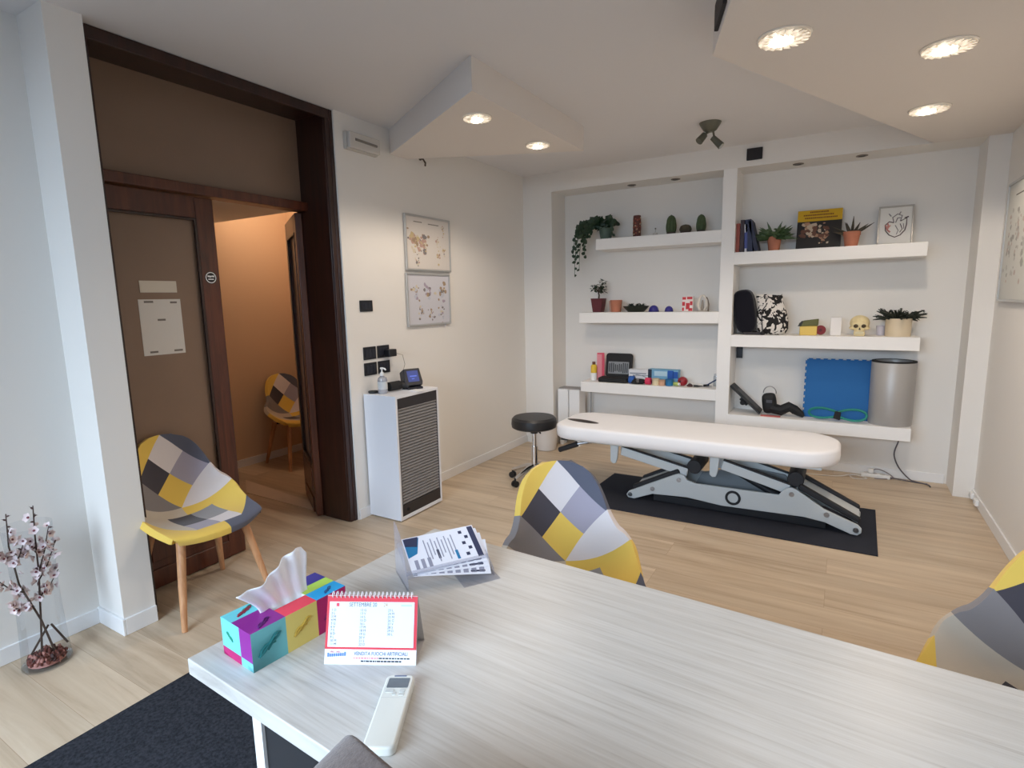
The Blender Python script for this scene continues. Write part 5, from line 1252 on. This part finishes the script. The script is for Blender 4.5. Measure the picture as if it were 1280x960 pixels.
# R3 ----
z = R3 + .0005
tr = thing('exercise_board', 'black rocker board leaning against the niche post', 'balance board', (-.70, 5.16, z), rot=(0, 0, 0))
q = T(.125, 0, .007) @ Matrix.Rotation(rad(43), 4, 'Y')
g = G(); g.box(-.335, 0, -.09, .09, -.0, .018); g.xf(q); g.out('board', flat('board charcoal', (34, 35, 38)), tr, bevel=.007)
g = G(); g.box(-.20, -.12, -.045, .045, -.032, .0); g.cyl((-.16, -.06, -.03), (-.16, .06, -.03), .022); g.xf(q); g.out('pivot', M['blackm'], tr, bevel=.004)
g = G(); g.box(-.27, -.04, -.055, .055, .018, .021); g.xf(q); g.out('grip_pad', flat('pad grey', (70, 72, 76)), tr)
bc2 = thing('ankle_strap', 'black padded strap with metal ring lying before the white back wall', 'strap', (-.45, 5.15, z))
cushion('cuff', .11, .10, .17, T(-.055, 0, .10) @ Matrix.Rotation(rad(-8), 4, 'Y'), M['blackm'], bc2)
g = G(); pts = [(-.055 + .05 * math.cos(t * PI / 10), -.01, .188 + .058 * math.sin(t * PI / 10)) for t in range(11)]; g.tube(pts, .004, 8); g.out('metal_ring', M['steel'], bc2, label='shiny metal ring')
g = G(); g.tube([(-.03, -.01, .06), (.04, -.03, .05), (.10, -.02, .085), (.14, -.01, .06), (.19, -.02, .03), (.21, -.03, .012)], [.045, .045, .042, .04, .028, .012], 10); g.out('strap_body', M['blackm'], bc2)
g = G(); g.box(-.075, -.03, -.053, -.048, .11, .135); g.out('tag', flat('tag grey', (70, 70, 76)), bc2)
rp_ = thing('red_card', 'flat pinkish red card under the black strap', 'card', (-.47, 5.08, z)); g = G(); g.box(-.09, .06, -.03, .03, 0, .004); g.out('card_body', flat('card coral', (206, 110, 106)), rp_)
bmt = mat('puzzle mat blue', (28, 100, 164), .75, bump=.2, bscale=120)
pm_ = thing('puzzle_mat', 'blue interlocking foam mat standing on the lowest right shelf', 'mat', (0, 5.19, z))
def puzzle(w, h, t):
    p = []
    def edge(a, b, n, dp, nx, ny):
        o = []
        for k in range(n):
            for f, s in ((.0, 0), (.25, 0), (.18, 1), (.82, 1), (.75, 0)):
                tt = (k + f) / n; o.append((a[0] + (b[0] - a[0]) * tt + nx * dp * s, a[1] + (b[1] - a[1]) * tt + ny * dp * s))
        return o
    p += [(-w / 2, 0)] + edge((-w / 2, 0), (w / 2, 0), 1, 0, 0, 0)[:1] + [(w / 2, 0)]
    p += edge((w / 2, 0.01), (w / 2, h), 9, .006, 1, 0); p += edge((w / 2, h), (-w / 2, h), 9, .008, 0, 1); p += edge((-w / 2, h), (-w / 2, .01), 9, .010, -1, 0)
    q = []
    for v in p:
        if not q or (abs(q[-1][0] - v[0]) + abs(q[-1][1] - v[1])) > 1e-5: q.append(v)
    return q
g = G(); g.prism(puzzle(.485, .482, 0), 0, .022, 'y'); g.xf(Matrix.Rotation(rad(-5), 4, 'X')); g.out('mat_tile', bmt, pm_)
g = G(); g.prism(puzzle(.485, .482, 0), .0235, .045, 'y'); g.xf(Matrix.Rotation(rad(-5), 4, 'X')); g.out('mat_tile', bmt, pm_)
gb_ = thing('resistance_band', 'green resistance band loop with black wrap before the blue mat', 'resistance band', (.0, 5.10, z))
g = G(); pts = []
for k in range(49):
    t = 2 * PI * k / 48; pts.append((.20 * math.cos(t), -.01 + .012 * math.sin(t * 2), .060 + .052 * math.sin(t) * (.22 + 1.15 * abs(math.cos(t)) ** .7) + .0 * math.cos(2 * t)))
g.tube(pts, .0095, 8, caps=False); g.out('band', flat('band green', (16, 130, 116), .5), gb_)
g = G(); g.prism([(-.026, .022), (.022, .012), (.028, .078), (-.016, .085)], -.026, .006, 'y'); g.out('wrap', M['blackm'], gb_, bevel=.006, label='black wrap in the middle')
cyr = thing('foam_roller', 'tall grey cylinder roller standing at the right shelf end', 'roller', (.355, 5.178, z))
g = G(); g.lathe([(0, .004), (.135, .004), (.142, 0), (.145, .01), (.147, .485), (.143, .492), (.125, .492), (.12, .47), (.118, .1), (0, .1)], 40); g.out('roller_shell', mat('roller grey', (172, 168, 164), .4, metal=.2), cyr)
g = G(); g.lathe([(.118, .488), (.1475, .486), (.1475, .496), (.118, .497)], 40); g.out('rim', M['blackm'], cyr, label='black top rim')
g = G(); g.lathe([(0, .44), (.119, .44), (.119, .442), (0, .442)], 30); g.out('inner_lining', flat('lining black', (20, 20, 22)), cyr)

# ------------------------------------------------------------------ light
def area(name, loc, rot, sx, sy, power, col):
    l = bpy.data.lights.new(name, 'AREA'); l.shape = 'RECTANGLE'; l.size = sx; l.size_y = sy; l.energy = power; l.color = col
    o = bpy.data.objects.new(name, l); COL.objects.link(o); o.location = loc; o.rotation_euler = rot; return o
area('sky_daylight', (-2.2, -5.2, 4.3), (rad(90 - 22), 0, rad(-6)), 8, 5, 2350, (.80, .90, 1.0))
hl = bpy.data.lights.new('hall_lamp', 'POINT'); hl.energy = 7.5; hl.color = (1, .74, .54); hl.shadow_soft_size = .12
ho = bpy.data.objects.new('hall_lamp', hl); COL.objects.link(ho); ho.location = (-4.15, 3.2, 2.42)
wd = bpy.data.worlds.new('sky'); SC.world = wd; wd.use_nodes = True
wd.node_tree.nodes['Background'].inputs['Color'].default_value = (.62, .78, 1.0, 1); wd.node_tree.nodes['Background'].inputs['Strength'].default_value = 1.2

# ------------------------------------------------------------------ camera
cam = bpy.data.cameras.new('camera'); cam.sensor_width = 36; cam.lens = 36 * 696.6 / 1280; cam.clip_start = .02
co = bpy.data.objects.new('camera', cam); COL.objects.link(co)
yaw, pitch, roll = rad(30.75), rad(8.68), rad(-1.156)
f = Vector((-math.sin(yaw) * math.cos(pitch), math.cos(yaw) * math.cos(pitch), -math.sin(pitch)))
r0 = Vector((math.cos(yaw), math.sin(yaw), 0)); u0 = r0.cross(f)
r = r0 * math.cos(roll) + u0 * math.sin(roll); u = -r0 * math.sin(roll) + u0 * math.cos(roll)
co.matrix_world = Matrix((r, u, -f)).transposed().to_4x4(); co.location = (0, 0, 1.5)
SC.camera = co
vs = SC.view_settings; vs.view_transform = 'Standard'; vs.look = 'None'; vs.gamma = 1; vs.use_curve_mapping = False; vs.exposure = 0.20
SC.cycles.use_denoising = True
SC.cycles.max_bounces = 10; SC.cycles.diffuse_bounces = 6; SC.cycles.transparent_max_bounces = 16
SC.cycles.sample_clamp_indirect = 8; SC.cycles.caustics_reflective = False; SC.cycles.caustics_refractive = False
